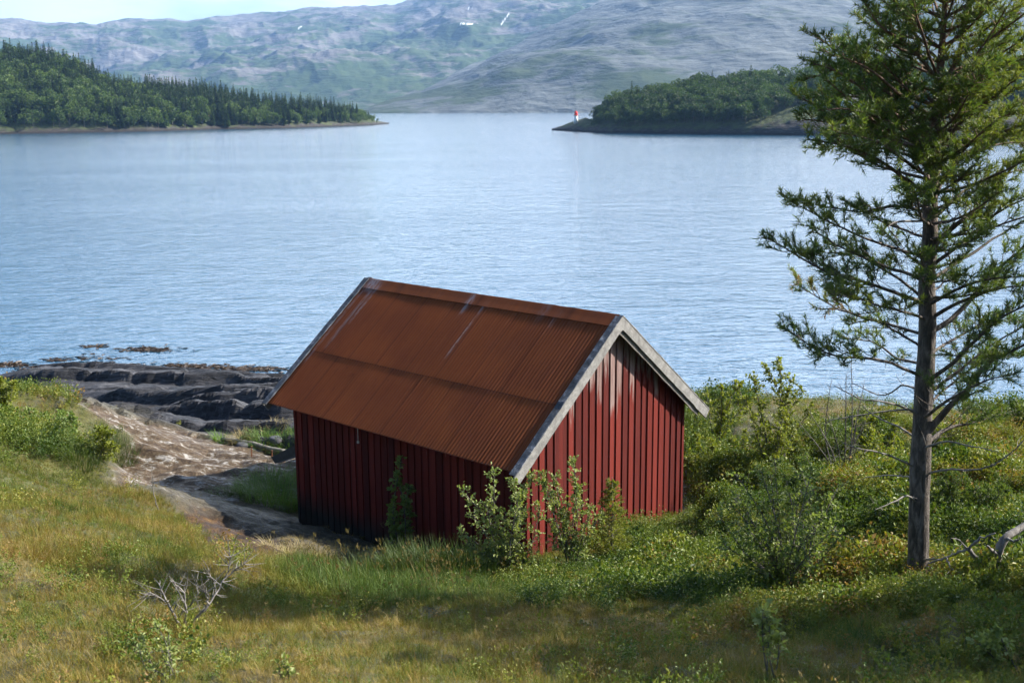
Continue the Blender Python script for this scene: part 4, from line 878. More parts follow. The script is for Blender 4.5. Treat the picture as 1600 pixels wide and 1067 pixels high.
# whorls that fill the crown round the trunk (towards and away from the viewer too)
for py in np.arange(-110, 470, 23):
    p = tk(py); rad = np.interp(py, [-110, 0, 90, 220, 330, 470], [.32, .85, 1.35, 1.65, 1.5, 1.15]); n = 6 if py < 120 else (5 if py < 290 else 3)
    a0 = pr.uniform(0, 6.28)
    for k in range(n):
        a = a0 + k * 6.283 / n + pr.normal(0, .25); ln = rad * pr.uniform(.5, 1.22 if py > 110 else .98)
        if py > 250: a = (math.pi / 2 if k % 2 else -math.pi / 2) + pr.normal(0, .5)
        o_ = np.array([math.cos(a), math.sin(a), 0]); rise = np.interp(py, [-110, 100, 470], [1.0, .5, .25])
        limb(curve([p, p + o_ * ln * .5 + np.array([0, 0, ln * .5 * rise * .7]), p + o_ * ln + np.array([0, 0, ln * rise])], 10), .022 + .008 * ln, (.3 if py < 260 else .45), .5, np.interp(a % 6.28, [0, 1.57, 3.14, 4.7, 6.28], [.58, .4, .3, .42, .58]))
second = curve([tk(150), at(1497, 90, PY), at(1508, 30, PY), at(1530, -60, PY)], 10); limbs.tube(second, np.linspace(.04, .012, 10), 6)
# bare grey lower branches
for py, pts in ((735, [(1400, 712, -.2), (1350, 700, -.3), (1320, 690, -.3)]), (650, [(1390, 628, -.3), (1350, 622, -.5), (1310, 600, -.7)]), (690, [(1400, 668, .3), (1372, 660, .5), (1345, 640, .7)]), (740, [(1480, 735, -.3), (1540, 733, -.5), (1590, 700, -.6), (1610, 672, -.6)]), (748, [(1405, 742, .4), (1350, 745, .7)]),
                (610, [(1410, 600, .2), (1380, 612, .4), (1330, 590, .6)]), (700, [(1475, 690, -.6), (1520, 700, -.9), (1560, 712, -1.2)]), (790, [(1420, 775, -.2), (1390, 790, -.4), (1365, 800, -.5)]), (380, [(1480, 400, .2), (1492, 440, .3)]), (345, [(1410, 345, -.2), (1385, 352, -.3), (1405, 385, -.3)]), (640, [(1380, 640, .1), (1300, 655, .1)]), (868, [(1460, 872, -.2), (1490, 862, -.3), (1510, 858, -.35)])):
    limb(curve([tk(py)] + [at(px, yy, PY + dy) for px, yy, dy in pts], 12), .022, 0, .5, bare=True)
mb = MB(); mb.tube(trunk, trunk_r * (1 + pr.normal(0, .03, len(trunk_r))), 14)
inv0 = -pb
def build_at(mb_, name, mat, parent, base, smooth=False, attr_=None): return mb_.build(name, mat, parent, smooth, attr_, origin=base)
build_at(mb, 'trunk', pine_bark, pine, pb, True); build_at(limbs, 'limbs', pine_bark, pine, pb, True)

A0 = np.array([c[0] for c in clusters]); A1 = np.array([c[1] for c in clusters]); TT = np.array([c[2] for c in clusters]); LL = np.linalg.norm(A1 - A0, axis=1)
cnt = np.clip((LL * 165).astype(int), 12, 52); k = np.repeat(np.arange(len(A0)), cnt); n = len(k)
f = pr.uniform(.0, 1.02, n)[:, None]; P = A0[k] + (A1 - A0)[k] * f; D = unit(unit((A1 - A0)[k]) * 1.0 + rand_unit(n, pr) * .95 + np.array([0, 0, .12])); S = unit(np.cross(D, rand_unit(n, pr))); Ln = pr.uniform(.045, .078, n)[:, None]
V = np.stack([P - S * .0048, P + S * .0048, P + D * Ln + S * .0016, P + D * Ln - S * .0016], 1).reshape(-1, 3) - pb
Fq = np.arange(n)[:, None] * 4 + np.array([[0, 1, 2, 3]])
tint = np.clip(TT[k] + pr.normal(0, .09, n), 0, .9); tint = np.where(TT[k] > .88, pr.uniform(.9, 1, n), tint)
link('crown', mesh_np('crown', V, [Fq], [pine_leaf], False, {'tint': np.repeat(tint, 4)}), pine)

# ------------------------------------------------------------------ bushes, saplings and dead wood
pale_leaf = leaf_mat('pale_leaves', [(0, (.11, .165, .04)), (.5, (.225, .27, .08)), (1, (.35, .38, .16))], 'tint', 'GEOMETRY', .38, .5, 0, .4)
green_leaf = leaf_mat('green_leaves', [(0, (.07, .13, .028)), (.5, (.145, .21, .046)), (1, (.25, .3, .09))], 'tint', 'GEOMETRY', .4, .5, 0, .4)
yellow_leaf = leaf_mat('yellow_leaves', [(0, (.1, .135, .02)), (.5, (.185, .215, .032)), (1, (.29, .29, .055))], 'tint', 'GEOMETRY', .4, .5, 0, .4)
dark_leaf = leaf_mat('juniper_needles', [(0, (.045, .085, .022)), (.5, (.095, .14, .03)), (1, (.17, .2, .042))], 'tint', 'GEOMETRY', .3, .55, 0, .3)  # darkest of the leaf greens, mainly for the junipers
stem_mat = wood_mat('grey_stems', (.05, .045, .038), (.17, .155, .14), 20)
def bush(name, label, cat, base, tips, mat, leaf=(.045, .03), twig=.35, step=.06, per=7, r0=.014, seed=0, group=None, from_=.3, tint=(.15, .9), arch=.12, bare=0.):
    r = np.random.default_rng(seed); base = np.asarray(base, float); st = MB(); LP, LD = [], []
    for tip in tips:
        b0 = base + np.array([r.normal(0, .04), r.normal(0, .04), -.08]); tip = np.asarray(tip, float); ln = np.linalg.norm(tip - b0)
        side = np.array([tip[0] - b0[0], tip[1] - b0[1], 0]); mid = b0 + (tip - b0) * .5 - side * arch + r.normal(0, .05 * ln, 3)
        C = curve([b0, mid, tip], 12); st.tube(C, np.linspace(r0, .0035, 12) * (.6 + .3 * ln), 5)
        nt_ = max(3, int(ln * (1 - from_) / step * 1.5))
        for j in range(nt_):
            f = from_ + (1 - from_) * (j + r.random()) / nt_; i = f * 11; i0 = min(int(i), 10); p = C[i0] + (C[i0 + 1] - C[i0]) * (i - i0); t = unit(C[i0 + 1] - C[i0])
            tl = twig * (1.15 - .75 * f) * r.uniform(.45, 1.1); dr = unit(t * .6 + rand_unit(1, r)[0] * .9 + np.array([0, 0, .2])); e = p + dr * tl
            st.tube([p, (p + e) / 2 + r.normal(0, .01, 3), e], [.004, .003, .0018], 3, cap=False)
            if r.random() < bare: continue
            nl = r.poisson(per * 1.7) + 2; g = r.uniform(.2, 1.05, nl)[:, None]; LP.append(p + (e - p) * g + r.normal(0, .012, (nl, 3))); LD.append(dr + rand_unit(nl, r) * 1.1)
    root = empty(name, tuple(base), label, cat, group)
    st.build('stems', stem_mat, root, True, origin=base)
    if LP:
        LP, LD = np.vstack(LP), np.vstack(LD); n = len(LP)
        V, q, t = leaf_cards(LP - base, LD, np.array([0, 0, 1.]) + rand_unit(n, r) * .75, leaf[0] * r.uniform(.7, 1.4, n), leaf[1] * r.uniform(.8, 1.4, n), r.uniform(*tint, n), .2)
        link('foliage', mesh_np('foliage', V, [q], [mat], False, {'tint': t}), root)
    return root
def tips_px(pts, Y, jit, seed):
    r = np.random.default_rng(seed); return [at(px, py, Y + r.uniform(-jit, jit)) for px, py in pts]
def bush_px(name, label, cat, base_px, pts, mat, jit=.3, seed=0, Y=None, **kw):
    b0 = hit(*base_px) if Y is None else at(base_px[0], base_px[1], Y)
    if Y is not None: b0[2] = gz(b0[0], b0[1])
    return bush(name, label, cat, b0, tips_px(pts, b0[1], jit, seed), mat, seed=seed, **kw)

bush_px('willow_bush', 'pale leafed willow bush at the near corner of the boathouse', 'bush', (800, 905), [(724, 768), (718, 828), (745, 862), (772, 736), (760, 790), (800, 748), (790, 800), (812, 770), (735, 800), (830, 745), (815, 835), (775, 850), (728, 850), (845, 790)], pale_leaf, .3, 11, leaf=(.042, .029), twig=.34, step=.05, per=5, from_=.25, Y=16.9)
bush_px('willow_bush', 'pale leafed willow bush in front of the sunlit gable', 'bush', (895, 900), [(896, 722), (868, 742), (850, 758), (925, 790), (905, 762), (930, 830), (880, 800), (858, 820), (940, 800), (910, 840), (842, 742)], pale_leaf, .25, 12, leaf=(.042, .029), twig=.32, step=.052, per=5, from_=.28, Y=17.3)
def little_spruce(name, label, base, h, rad, mat, seed, tint=(.2, .95)):
    r = np.random.default_rng(seed); st = MB(); P, D = [], []
    st.tube([base + np.array([0, 0, -.05]), base + np.array([.01, 0, h * .5]), base + np.array([0, 0, h])], [.022, .013, .004], 6)
    for i in range(22):
        f = .06 + .92 * i / 22; n = 7
        for k in range(n):
            a = r.uniform(0, 6.28); ln = rad * (1 - f) ** .75 * r.uniform(.6, 1.15) + .05; p = base + np.array([0, 0, h * f]); dr = unit(np.array([math.cos(a), math.sin(a), r.uniform(-.05, .45)])); e = p + dr * ln
            st.tube([p, e], [.005, .002], 3, cap=False); q_ = int(16 + ln * 110); g = r.uniform(.1, 1.05, q_)[:, None]; P.append(p + (e - p) * g); D.append(dr * .9 + rand_unit(q_, r) * .9)
            for _ in range(3):
                g0 = r.uniform(.3, .9); d2 = unit(dr + rand_unit(1, r)[0] * .8); P.append(p + dr * ln * g0 + d2 * ln * .35 * r.uniform(0, 1, (14, 1))); D.append(d2 + rand_unit(14, r) * .8)
    P, D = np.vstack(P), np.vstack(D); root = empty(name, tuple(base), label, 'tree'); st.build('stems', stem_mat, root, True, origin=base)
    V, q, t = leaf_cards(P - base, D, rand_unit(len(P), r), .032, .008, r.uniform(*tint, len(P)), .1)
    link('foliage', mesh_np('foliage', V, [q], [mat], False, {'tint': t}), root)
b0 = at(955, 868, 17.7); b0[2] = gz(b0[0], b0[1]); little_spruce('young_spruce', 'yellow green young spruce beside the willow bush at the gable', b0, at(0, 752, 17.7)[2] - b0[2], .34, yellow_leaf, 13)
bush_px('sapling', 'slender leafy sapling in the shade of the long red wall', 'tree', (628, 868), [(628, 714), (622, 745), (640, 760), (612, 790), (640, 800), (620, 830)], green_leaf, .12, 14, Y=19.7, leaf=(.075, .045), twig=.2, step=.07, per=4, from_=.2, arch=.02)
r9 = np.random.default_rng(9)
def blob_tips(cx, cy, rx, ry, n, seed):
    r = np.random.default_rng(seed); a = r.uniform(0, 6.28, n); q = r.uniform(.3, 1, n) ** .5; return [(cx + rx * q_ * math.cos(t), cy + ry * q_ * math.sin(t)) for q_, t in zip(q, a)]
bush_px('birch_bush', 'broad grey green birch bush with many stems left of the pine', 'bush', (1232, 935), blob_tips(1218, 800, 100, 85, 22, 15) + [(1130, 850), (1310, 760), (1150, 740), (1210, 716), (1270, 728), (1120, 800), (1318, 830)], pale_leaf, .75, 15, leaf=(.044, .031), twig=.4, step=.07, per=3.6, from_=.25, tint=(.0, .6))
bush_px('birch_sapling', 'airy light green birch sapling rising above the bank against the water', 'tree', (1210, 735), [(1218, 562), (1198, 575), (1178, 590), (1236, 590), (1250, 610), (1165, 625), (1270, 635), (1190, 640), (1225, 640), (1150, 600), (1245, 665)], yellow_leaf, .5, 16, Y=22.6, leaf=(.055, .04), twig=.36, step=.065, per=5, from_=.3)
bush_px('bush', 'thin light green bush on the bank beside the right end of the gable', 'bush', (1118, 672), [(1104, 612), (1128, 604), (1142, 618), (1155, 598), (1085, 640), (1168, 630), (1120, 640)], yellow_leaf, .4, 17, Y=25.5, leaf=(.06, .042), twig=.32, step=.08, per=5, from_=.35)
bush_px('bush', 'dense yellow green bush in the hollow behind the bare tree', 'bush', (1365, 760), blob_tips(1365, 690, 48, 45, 16, 18), yellow_leaf, .5, 18, Y=22.5, leaf=(.06, .042), twig=.32, step=.07, per=6, from_=.3)
for k, (bx, by, rx, ry, Yd, lab, mt) in enumerate([
    (1105, 745, 42, 70, 23.2, 'yellow green shrub growing close against the right corner of the gable', yellow_leaf), (1160, 735, 48, 62, 24.4, 'shrub with yellow green leaves between the gable corner and the tall birch sapling', yellow_leaf),
    (1165, 790, 45, 40, 21.6, 'low dark green shrub in front of the gable corner shrubs', dark_leaf), (1255, 760, 50, 42, 21.8, 'mid green shrub behind the broad birch bush', green_leaf), (1305, 715, 40, 36, 25.0, 'yellow green shrub on the bank beside the bare tree', yellow_leaf),
    (1385, 800, 44, 42, 16.6, 'juniper shrub close beside the left of the pine trunk', dark_leaf), (1490, 790, 48, 58, 16.6, 'juniper shrub close behind the right side of the pine trunk', dark_leaf), (1550, 805, 46, 60, 16.4, 'dark juniper shrub behind the gnarled dead wood', dark_leaf), (1330, 845, 44, 34, 16.8, 'low green shrub between the birch bush and the pine', green_leaf),
    (1500, 715, 50, 34, 25.0, 'yellow green shrub on the dry bank behind the pine', yellow_leaf), (1590, 880, 40, 50, 13.9, 'green shrub behind the dead wood near the picture edge', green_leaf), (1420, 935, 60, 30, 12.8, 'low green shrub at the foot of the pine', dark_leaf), (1320, 960, 48, 28, 12.5, 'low shrub in the pine shadow in front of the birch bush', green_leaf), (1500, 950, 55, 30, 12.3, 'bushy green shrub in front of the dead wood', dark_leaf),
    (1060, 860, 38, 26, 18.0, 'small pale green shrub in front of the sunlit gable', yellow_leaf), (1010, 895, 44, 24, 16.9, 'low bright green shrub right of the young spruce', yellow_leaf), (60, 668, 70, 30, 21.5, 'leafy green shrub on the hill edge above the inlet', green_leaf), (150, 690, 42, 22, 21, 'low bushy shrub on the hill edge beside the pale rock', yellow_leaf), (5, 620, 30, 30, 23.5, 'light green bush at the left edge against the water', yellow_leaf)]):
    c = at(bx, by + ry * .85, Yd); c[2] = gz(c[0], c[1]) ; n = int(8 + rx * ry / 130)
    bush('shrub', lab, 'bush', c, tips_px(blob_tips(bx, by, rx, ry, n, 60 + k), Yd, rx / 90., 80 + k), mt, leaf=(.05, .033) if mt is not dark_leaf else (.045, .014), twig=.3, step=.06, per=8 if mt is not dark_leaf else 16, from_=.2, seed=500 + k)
bush_px('bare_tree', 'small bare dead tree with grey twigs between birch sapling and pine', 'tree', (1320, 752), [(1298, 600), (1322, 585), (1350, 600), (1262, 640), (1244, 655), (1372, 620), (1340, 640), (1290, 640), (1330, 560)], green_leaf, .5, 21, Y=21.6, twig=.42, step=.08, bare=1.01, from_=.25, r0=.014)

def dead_stick(name, label, lines, Y, seed, mat=dead_wood, cat='dead wood', twigs=0):
    r = np.random.default_rng(seed); mb = MB(); base = None
    for pts, r0, r1 in lines:
        P = curve([at(px, py, Y + dy) for px, py, dy in pts], 12)
        if base is None: base = P[0].copy()
        P = P + r.normal(0, .006, P.shape); mb.tube(P, np.linspace(r0, r1, 12) * (1 + r.normal(0, .1, 12)), 6)
        for _ in range(twigs):
            i = r.integers(3, 11); e = P[i] + unit(unit(P[11] - P[0]) + rand_unit(1, r)[0]) * r.uniform(.08, .3); mb.tube([P[i], (P[i] + e) / 2 + r.normal(0, .012, 3), e], [.005, .0035, .0015], 3, cap=False)
    o = mb.build(name, mat, None, True, origin=base); o.location = base
    return tag(o, label, cat)
Yk = hit(1548, 918)[1]
dead_stick('dead_branch', 'thick gnarled grey dead stem bending right beside the pine', [([(1543, 925, 0), (1558, 888, 0), (1562, 862, 0), (1572, 838, .05), (1600, 822, .2), (1640, 800, .4)], .07, .035), ([(1560, 868, 0), (1548, 858, -.1), (1543, 852, -.15)], .022, .008), ([(1574, 842, 0), (1588, 845, -.15), (1594, 838, -.2)], .018, .006), ([(1566, 855, 0), (1556, 850, .1)], .02, .01)], Yk, 31, twigs=1)
dead_stick('dead_branch', 'forked bleached dead branch reaching from the pine foot toward the thick dead stem', [([(1530, 925, 0), (1536, 898, 0), (1537, 880, 0), (1522, 868, -.05), (1510, 857, -.1)], .04, .022), ([(1510, 857, -.1), (1475, 872, .1), (1450, 880, .2)], .016, .008), ([(1512, 858, -.1), (1530, 842, -.2), (1556, 833, -.3)], .02, .008), ([(1510, 857, -.1), (1500, 845, -.1), (1492, 840, -.1)], .013, .004), ([(1478, 871, 0), (1486, 885, -.1), (1490, 893, -.1)], .011, .004)], Yk + .15, 32, twigs=2)
dead_stick('dead_branch', 'short grey dead branch lying low at the right edge', [([(1566, 930, 0), (1585, 918, 0), (1600, 902, .1), (1625, 890, .2)], .03, .02), ([(1590, 912, 0), (1588, 903, -.05)], .012, .004)], Yk - .3, 33, twigs=1)
yl = hit(285, 985)[1]
dead_stick('dead_shrub', 'grey leafless dead shrub with bleached stems on the left grass slope', [([(285, 990, 0), (272, 958, 0), (258, 935, .1), (246, 908, .2)], .017, .004), ([(286, 990, 0), (290, 950, -.1), (287, 925, -.1), (266, 905, -.2)], .014, .004), ([(288, 990, 0), (310, 962, .1), (322, 950, .1), (338, 925, .2), (352, 902, .3)], .016, .006), ([(352, 902, .3), (358, 880, .3), (358, 858, .3)], .007, .003), ([(345, 915, .25), (330, 902, .1), (326, 898, .1)], .006, .003), ([(350, 905, .3), (370, 888, .4), (382, 880, .4)], .007, .002), ([(327, 945, .1), (322, 930, .1), (321, 922, .1)], .01, .005), ([(262, 940, .1), (240, 930, 0), (226, 922, 0)], .007, .002), ([(284, 990, 0), (280, 965, .2), (300, 940, .2), (312, 925, .2)], .008, .002)], yl, 34, cat='dead shrub', twigs=13)
bush_px('seedling', 'small leafy seedling with a pale bent stem in the left foreground grass', 'plant', (272, 1064), [(243, 974), (222, 995), (262, 985), (215, 1010), (250, 1010), (240, 1045)], pale_leaf, .08, 35, leaf=(.032, .02), twig=.11, step=.035, per=2, from_=.3, r0=.008, arch=.05)
bush_px('sapling', 'thin birch sapling with a bare pale stem in the bottom right foreground', 'tree', (1207, 1066), [(1203, 975), (1192, 950), (1196, 962), (1216, 1000)], pale_leaf, .08, 36, leaf=(.045, .03), twig=.2, step=.045, per=3, from_=.5, r0=.011, arch=.02)
bush_px('sapling', 'leafy sapling with a leaning grey stem in the lower right corner', 'tree', (1600, 1062), [(1560, 985), (1545, 995), (1530, 1005), (1520, 1040), (1550, 1040), (1535, 1020)], pale_leaf, .15, 37, leaf=(.05, .034), twig=.22, step=.04, per=4, from_=.4, r0=.014, arch=.02)
yt = hit(246, 796)[1]
dead_stick('dead_twig', 'single thin bare twig standing at the edge of the pale rock', [([(247, 797, 0), (241, 775, 0), (238, 750, 0), (236, 728, 0)], .009, .003), ([(240, 765, 0), (232, 752, 0)], .004, .002)], yt - .05, 38, twigs=3, cat='twig')
bush_px('grass_stalk', 'small leafy stalk at the bottom edge left of the middle', 'plant', (440, 1066), [(436, 1038), (446, 1030), (452, 1045)], pale_leaf, .05, 39, leaf=(.035, .02), twig=.08, step=.03, per=2, from_=.3, r0=.006)

# tussocks that stand out from the grass, each its own plant
tus_b = leaf_mat('fresh_tussock', [(0, (.04, .095, .012)), (.5, (.085, .17, .022)), (1, (.16, .23, .045))], 'tint', 'GEOMETRY', .35, .5, 0, .3)
tus_s = leaf_mat('dry_tussock', [(0, (.13, .11, .04)), (.5, (.3, .24, .12)), (1, (.42, .36, .22))], 'tint', 'GEOMETRY', .3, .6, 0, .3)
tus_d = leaf_mat('reed_tussock', [(0, (.03, .06, .012)), (.5, (.06, .1, .02)), (1, (.12, .15, .04))], 'tint', 'GEOMETRY', .3, .5, 0, .3)
def tussock(label, px, py, rx, ry, h, n, mat, seed, lean=.35, w=.006, Y=None, group=None, bend=(.1, .8)):
    r = np.random.default_rng(seed); c = hit(px, py); a = r.uniform(0, 6.283, n); q = r.uniform(0, 1, n) ** .6
    dx = np.cos(a) * rx * q; dy = np.sin(a) * ry * q; x = c[0] + dx; y = c[1] + dy; ok = ~inside_house(x, y, .03); x, y, a, dx, dy = x[ok], y[ok], a[ok], dx[ok], dy[ok]; n = len(x); z = gz(x, y) - .03
    a2 = a + r.normal(0, .8, n); D = np.stack([np.cos(a2) * lean, np.sin(a2) * lean, np.ones(n)], 1) + r.normal(0, .15, (n, 3)); N = np.stack([np.cos(a2), np.sin(a2), 0 * a2 - .2], 1)
    V, q4, t3, tt = blade_cards(np.stack([x, y, z], 1) - c, D, N, h * r.uniform(.45, 1.1, n), w * r.uniform(.7, 1.3, n), r.uniform(*bend, n), np.clip(r.normal(.5, .22, n), 0, 1))
    o = link('grass_tussock', mesh_np('grass_tussock', V, [q4, t3], [mat], True, {'tint': tt}), None, c); return tag(o, label, 'grass', group)
tussock('lush bright green grass clump against the left corner of the boathouse', 436, 776, .95, .8, .55, 2600, tus_b, 1, .3)
tussock('pale straw tussock drooping over the peat edge', 462, 866, .55, .3, .38, 900, tus_s, 2, .9)
tussock('small green tussock standing on the shore beside the pale stone', 346, 690, .22, .18, .4, 260, tus_b, 3, .5, .008)
tussock('green and straw tussock on the shore above the drift log', 378, 686, .3, .2, .4, 330, tus_s, 4, .5, .008)
tussock('wide green tussock on the shore ledge near the boathouse', 412, 694, .5, .3, .42, 620, tus_b, 5, .5, .008)
tussock('straw coloured tussock along the shore ledge behind the drift log', 424, 680, .5, .2, .32, 420, tus_s, 6, .6, .008)
tussock('green tussock on the shore close to the seaward corner of the boathouse', 448, 704, .35, .25, .4, 420, tus_b, 7, .5, .008)
tussock('tall dark green rushes along the shaded long wall', 690, 895, .95, .5, .62, 1500, tus_d, 8, .2, .007, bend=(.05, .4))
tussock('tall thin rushes at the end of the peat bank by the long wall', 596, 896, .5, .3, .55, 520, tus_d, 9, .2, .007, bend=(.05, .4))
tussock('green rush tuft on the grass hill above the peat', 180, 705, .5, .35, .45, 900, tus_d, 10, .3)
tussock('deep green rush tuft low on the grass hill edge', 115, 715, .5, .35, .45, 900, tus_d, 12, .3)
tussock('short grass patch in the crack of the mossy rock', 365, 770, .6, .3, .22, 800, tus_d, 13, .5)

for k, (x_, y_, h_, seed) in enumerate(((10.6, 10.4, 7., 900), (13.6, 12.4, 10.5, 905), (18.4, 13.0, 16., 907))):       # beyond the frame: their shade falls on the near grass
    o = link('birch_tree', broad_mesh(seed, h_, 4200), None, (x_, y_, gz(x_, y_) - .1)); tag(o, ('low', 'tall', 'towering')[k] + ' birch beyond the right edge of the view shading the foreground', 'tree')
# ------------------------------------------------------------------ shore finds
lg = MB(); A, B = hit(347, 692), hit(447, 713); A[2] += .1; B[2] += .1
lg.tube(curve([A, (A * .55 + B * .45) + np.array([0, 0, .03]), B], 14) + r9.normal(0, .008, (14, 3)), np.linspace(.05, .07, 14), 9)
o = lg.build('drift_log', grey_wood, None, True, origin=A); o.location = A; tag(o, 'long grey drift log lying on the shore behind the lichen rock', 'log')
iron = wood_mat('rusty_iron', (.09, .03, .015), (.2, .08, .035), 30)
for (px, p0_, p1_, lab) in ((393, 714, 698, 'thin rusty iron rod upright on the rock, further from the boathouse'), (425, 716, 704, 'thin rusty iron rod upright on the rock beside the drain chute')):
    p = hit(px, p0_); t_ = at(px, p1_, p[1]); mb = MB(); mb.tube([p - np.array([0, 0, .05]), (p + t_) / 2, t_], [.013, .013, .012], 6); mb.tube([t_, t_ + np.array([0, 0, .012])], [.02, .02], 6)
    o = mb.build('iron_rod', iron, None, False, origin=p); o.location = p; tag(o, lab, 'rod')
def stone(label, px, py, size, seed, mat, name='stone'):
    r = np.random.default_rng(seed); c = hit(px, py); n1, n2 = 22, 14; th = np.linspace(0, 2 * np.pi, n1, endpoint=False); ph = np.linspace(.02, np.pi - .02, n2)
    T, Ph = np.meshgrid(th, ph); d = np.stack([np.cos(T) * np.sin(Ph), np.sin(T) * np.sin(Ph), np.cos(Ph)], -1)
    rad = 1 + .3 * fbm(d[..., 0] * 1.3 + seed, d[..., 1] * 1.3 + d[..., 2] * 1.7, seed, 3) ; V = d * rad[..., None] * np.array(size); V[..., 2] = np.where(V[..., 2] > size[2] * .5, size[2] * .5 + (V[..., 2] - size[2] * .5) * .3, V[..., 2])
    i = np.arange(n2 - 1)[:, None] * n1; j = np.arange(n1)[None]; k = (j + 1) % n1; q = np.stack([i + j, i + n1 + j, i + n1 + k, i + k], -1).reshape(-1, 4)
    o = link(name, mesh_np(name, V.reshape(-1, 3), [q, np.array([[0, 0, 0]])[:0]], [mat], True), None, c); o.rotation_euler.z = r.uniform(0, 6); return tag(o, label, 'stone')
pale_rock = wood_mat('pale_rock', (.09, .08, .07), (.26, .235, .21), 9); dark_rock = wood_mat('dark_rock', (.03, .03, .036), (.12, .12, .135), 6)
stone('pale lichen covered stone slab propped on the shore', 355, 690, (.4, .22, .07), 3, pale_rock); stone('dark rounded boulder behind the drift log', 382, 698, (.3, .2, .2), 5, dark_rock); stone('small dark stone in the rush by the shore ledge', 432, 688, (.22, .16, .14), 8, dark_rock)
# seaweed: ragged mats afloat along the rock
m, nt, b = new_mat('seaweed'); n1 = noise(nt, mapped(nt), 7, 5, .7); nt.links.new(ramp(nt, n1, [(.3, (.016, .01, .005)), (.55, (.05, .028, .01)), (.75, (.1, .058, .022))]), b.inputs['Base Color']); b.inputs['Roughness'].default_value = .5
r = np.random.default_rng(77); P, D, T_ = [], [], []
for (px, py, rx, ry, n) in ((232, 546, 40, 3.5, 420), (150, 541, 22, 2, 110), (15, 570, 26, 4, 300), (60, 578, 34, 5, 260), (28, 594, 14, 5, 200), (90, 562, 20, 3, 90), (330, 574, 70, 4, 420), (400, 577, 55, 4, 420), (285, 572, 30, 4, 160), (100, 618, 34, 10, 420), (60, 606, 46, 10, 300), (150, 560, 60, 6, 120), (190, 570, 30, 3, 70), (600, 556, 20, 2, 10)):
    u = px + r.normal(0, .5, n) * rx; v = py + r.normal(0, .5, n) * ry
    for a_, b_ in zip(u[: int(n * .6)], v):
        p = on_z(a_, b_, .004)
        if p[1] > 0: P.append(p)
P = np.array(P); n = len(P); a = r.uniform(0, 6.28, n); D = np.stack([np.cos(a), np.sin(a) * .5, r.normal(.02, .05, n)], 1)
V, q, t = leaf_cards(P, D, np.array([0, 0, 1.]) + r.normal(0, .15, (n, 3)), r.uniform(.12, .4, n), r.uniform(.05, .12, n), 0, .1)
tag(link('seaweed', mesh_np('seaweed', V, [q], [m])), 'brown seaweed floating along the rocky shore', kind='stuff')

# ------------------------------------------------------------------ far shore: light beacon and house
white = wood_mat('white_paint', (.72, .72, .7), (.82, .82, .8), 3); redp = wood_mat('red_paint_beacon', (.55, .03, .02), (.65, .05, .03), 3)
c = right_pts(np.array(900.), .42).copy(); gY = c[1]; zb = at(900, 190, gY)[2]; zt = at(900, 173.5, gY)[2]; hh_ = zt - zb; X0 = at(900, 185, gY)[0]
lh = empty('light_beacon', (X0, gY, zb), 'small white light beacon with a red lantern on the right headland point', 'beacon')
def lathe(mb, prof, n=16):
    th = np.arange(n) / n * 2 * np.pi; V = np.array([[(r_ * math.cos(t), r_ * math.sin(t), z_) for t in th] for r_, z_ in prof]); m_ = len(prof)
    i = np.arange(m_ - 1)[:, None] * n; j = np.arange(n)[None]; k = (j + 1) % n; mb.add(V.reshape(-1, 3), [np.stack([i + j, i + k, i + n + k, i + n + j], -1).reshape(-1, 4)])
mb = MB(); lathe(mb, [(.01, -.8), (hh_ * .2, -.8), (hh_ * .17, hh_ * .56), (.01, hh_ * .56)]); mb.build('tower', white, lh, True)
mb = MB(); lathe(mb, [(.01, hh_ * .561), (hh_ * .235, hh_ * .562), (hh_ * .235, hh_ * .6), (hh_ * .15, hh_ * .63), (hh_ * .15, hh_ * .8), (.01, hh_ * .8)]); mb.build('lantern', redp, lh)
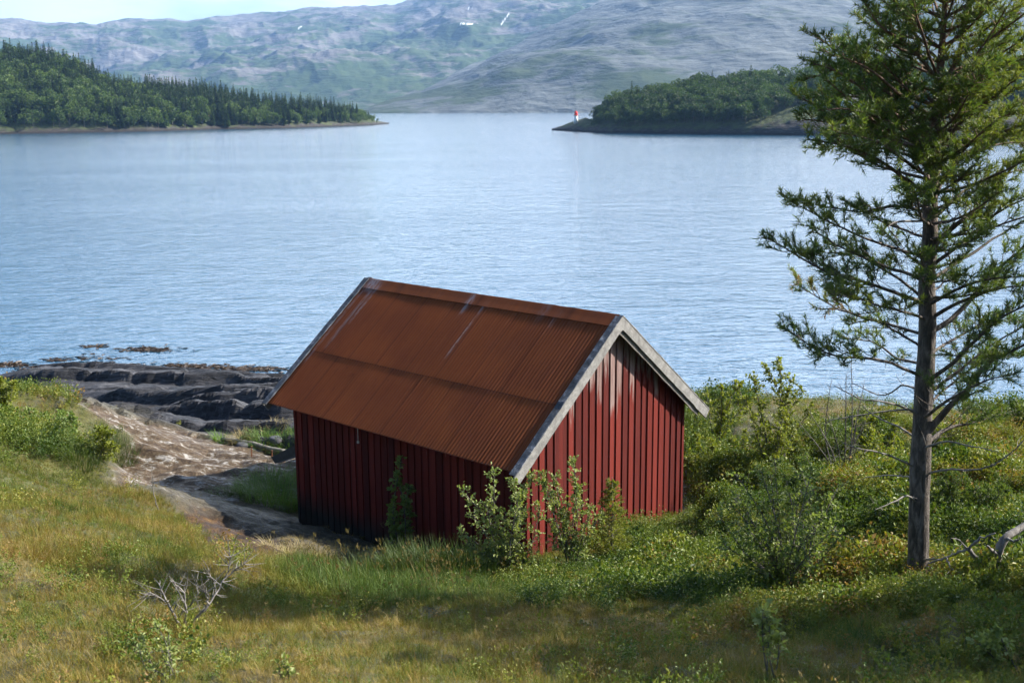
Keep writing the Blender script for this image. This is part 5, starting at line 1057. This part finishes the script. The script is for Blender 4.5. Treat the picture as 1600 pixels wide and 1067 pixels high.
mb = MB(); lathe(mb, [(hh_ * .2, hh_ * .79), (hh_ * .12, hh_ * .9), (hh_ * .03, hh_ * .97), (hh_ * .025, hh_ * 1.04), (.005, hh_ * 1.05)]); mb.build('lantern_roof', redp, lh)
hY = right_pts(np.array(1345.), .25)[1]; hc = at(1345, 172, hY); hz0 = hc[2]; wall_ = wood_mat('house_paint', (.5, .51, .53), (.6, .6, .61), 2); roofd = wood_mat('house_roof', (.05, .05, .055), (.1, .1, .1), 3); glass = wood_mat('window_glass', (.02, .025, .03), (.04, .05, .06), 3, .15)
hs = empty('house', tuple(hc), 'pale grey house with dark roof on the right headland behind the pine', 'house', None, R(12))
Wd, Dp, Hh = 10.5, 6.5, 2.7
mb = MB(); mb.box((-Wd / 2, -Dp / 2, -3), (Wd, 0, 0), (0, Dp, 0), (0, 0, 3 + Hh)); mb.add([(-Wd / 2, -Dp / 2, Hh), (-Wd / 2, Dp / 2, Hh), (-Wd / 2, 0, Hh + 1.9), (Wd / 2, -Dp / 2, Hh), (Wd / 2, Dp / 2, Hh), (Wd / 2, 0, Hh + 1.9)], [np.array([[0, 2, 1], [3, 4, 5]])]); mb.build('wall', wall_, hs)
mb = MB()
for s in (-1, 1): mb.box((-Wd / 2 - .4, s * (Dp / 2 + .5), Hh - .29), (Wd + .8, 0, 0), (0, -s * (Dp / 2 + .5), 2.2), (0, 0, .18))
rf = mb.build('roof', roofd, hs); mb = MB(); mb.box((1.5, -.35, Hh + 1.5), (.7, 0, 0), (0, .7, 0), (0, 0, 1.3)); mb.build('chimney', white, rf)
for x_ in (-4.1, -1.9, 2.6):
    mb = MB(); mb.box((x_ - .08, -Dp / 2 - .05, .82), (1.36, 0, 0), (0, .048, 0), (0, 0, 1.36)); w_ = mb.build('window', white, hs); mb = MB(); mb.box((x_, -Dp / 2 - .07, .9), (1.2, 0, 0), (0, .018, 0), (0, 0, 1.2)); mb.build('pane', glass, w_)
mb = MB(); mb.box((.5, -Dp / 2 - .06, 0), (.95, 0, 0), (0, .058, 0), (0, 0, 2.05)); mb.build('door', redp, hs)
#@@NEXT
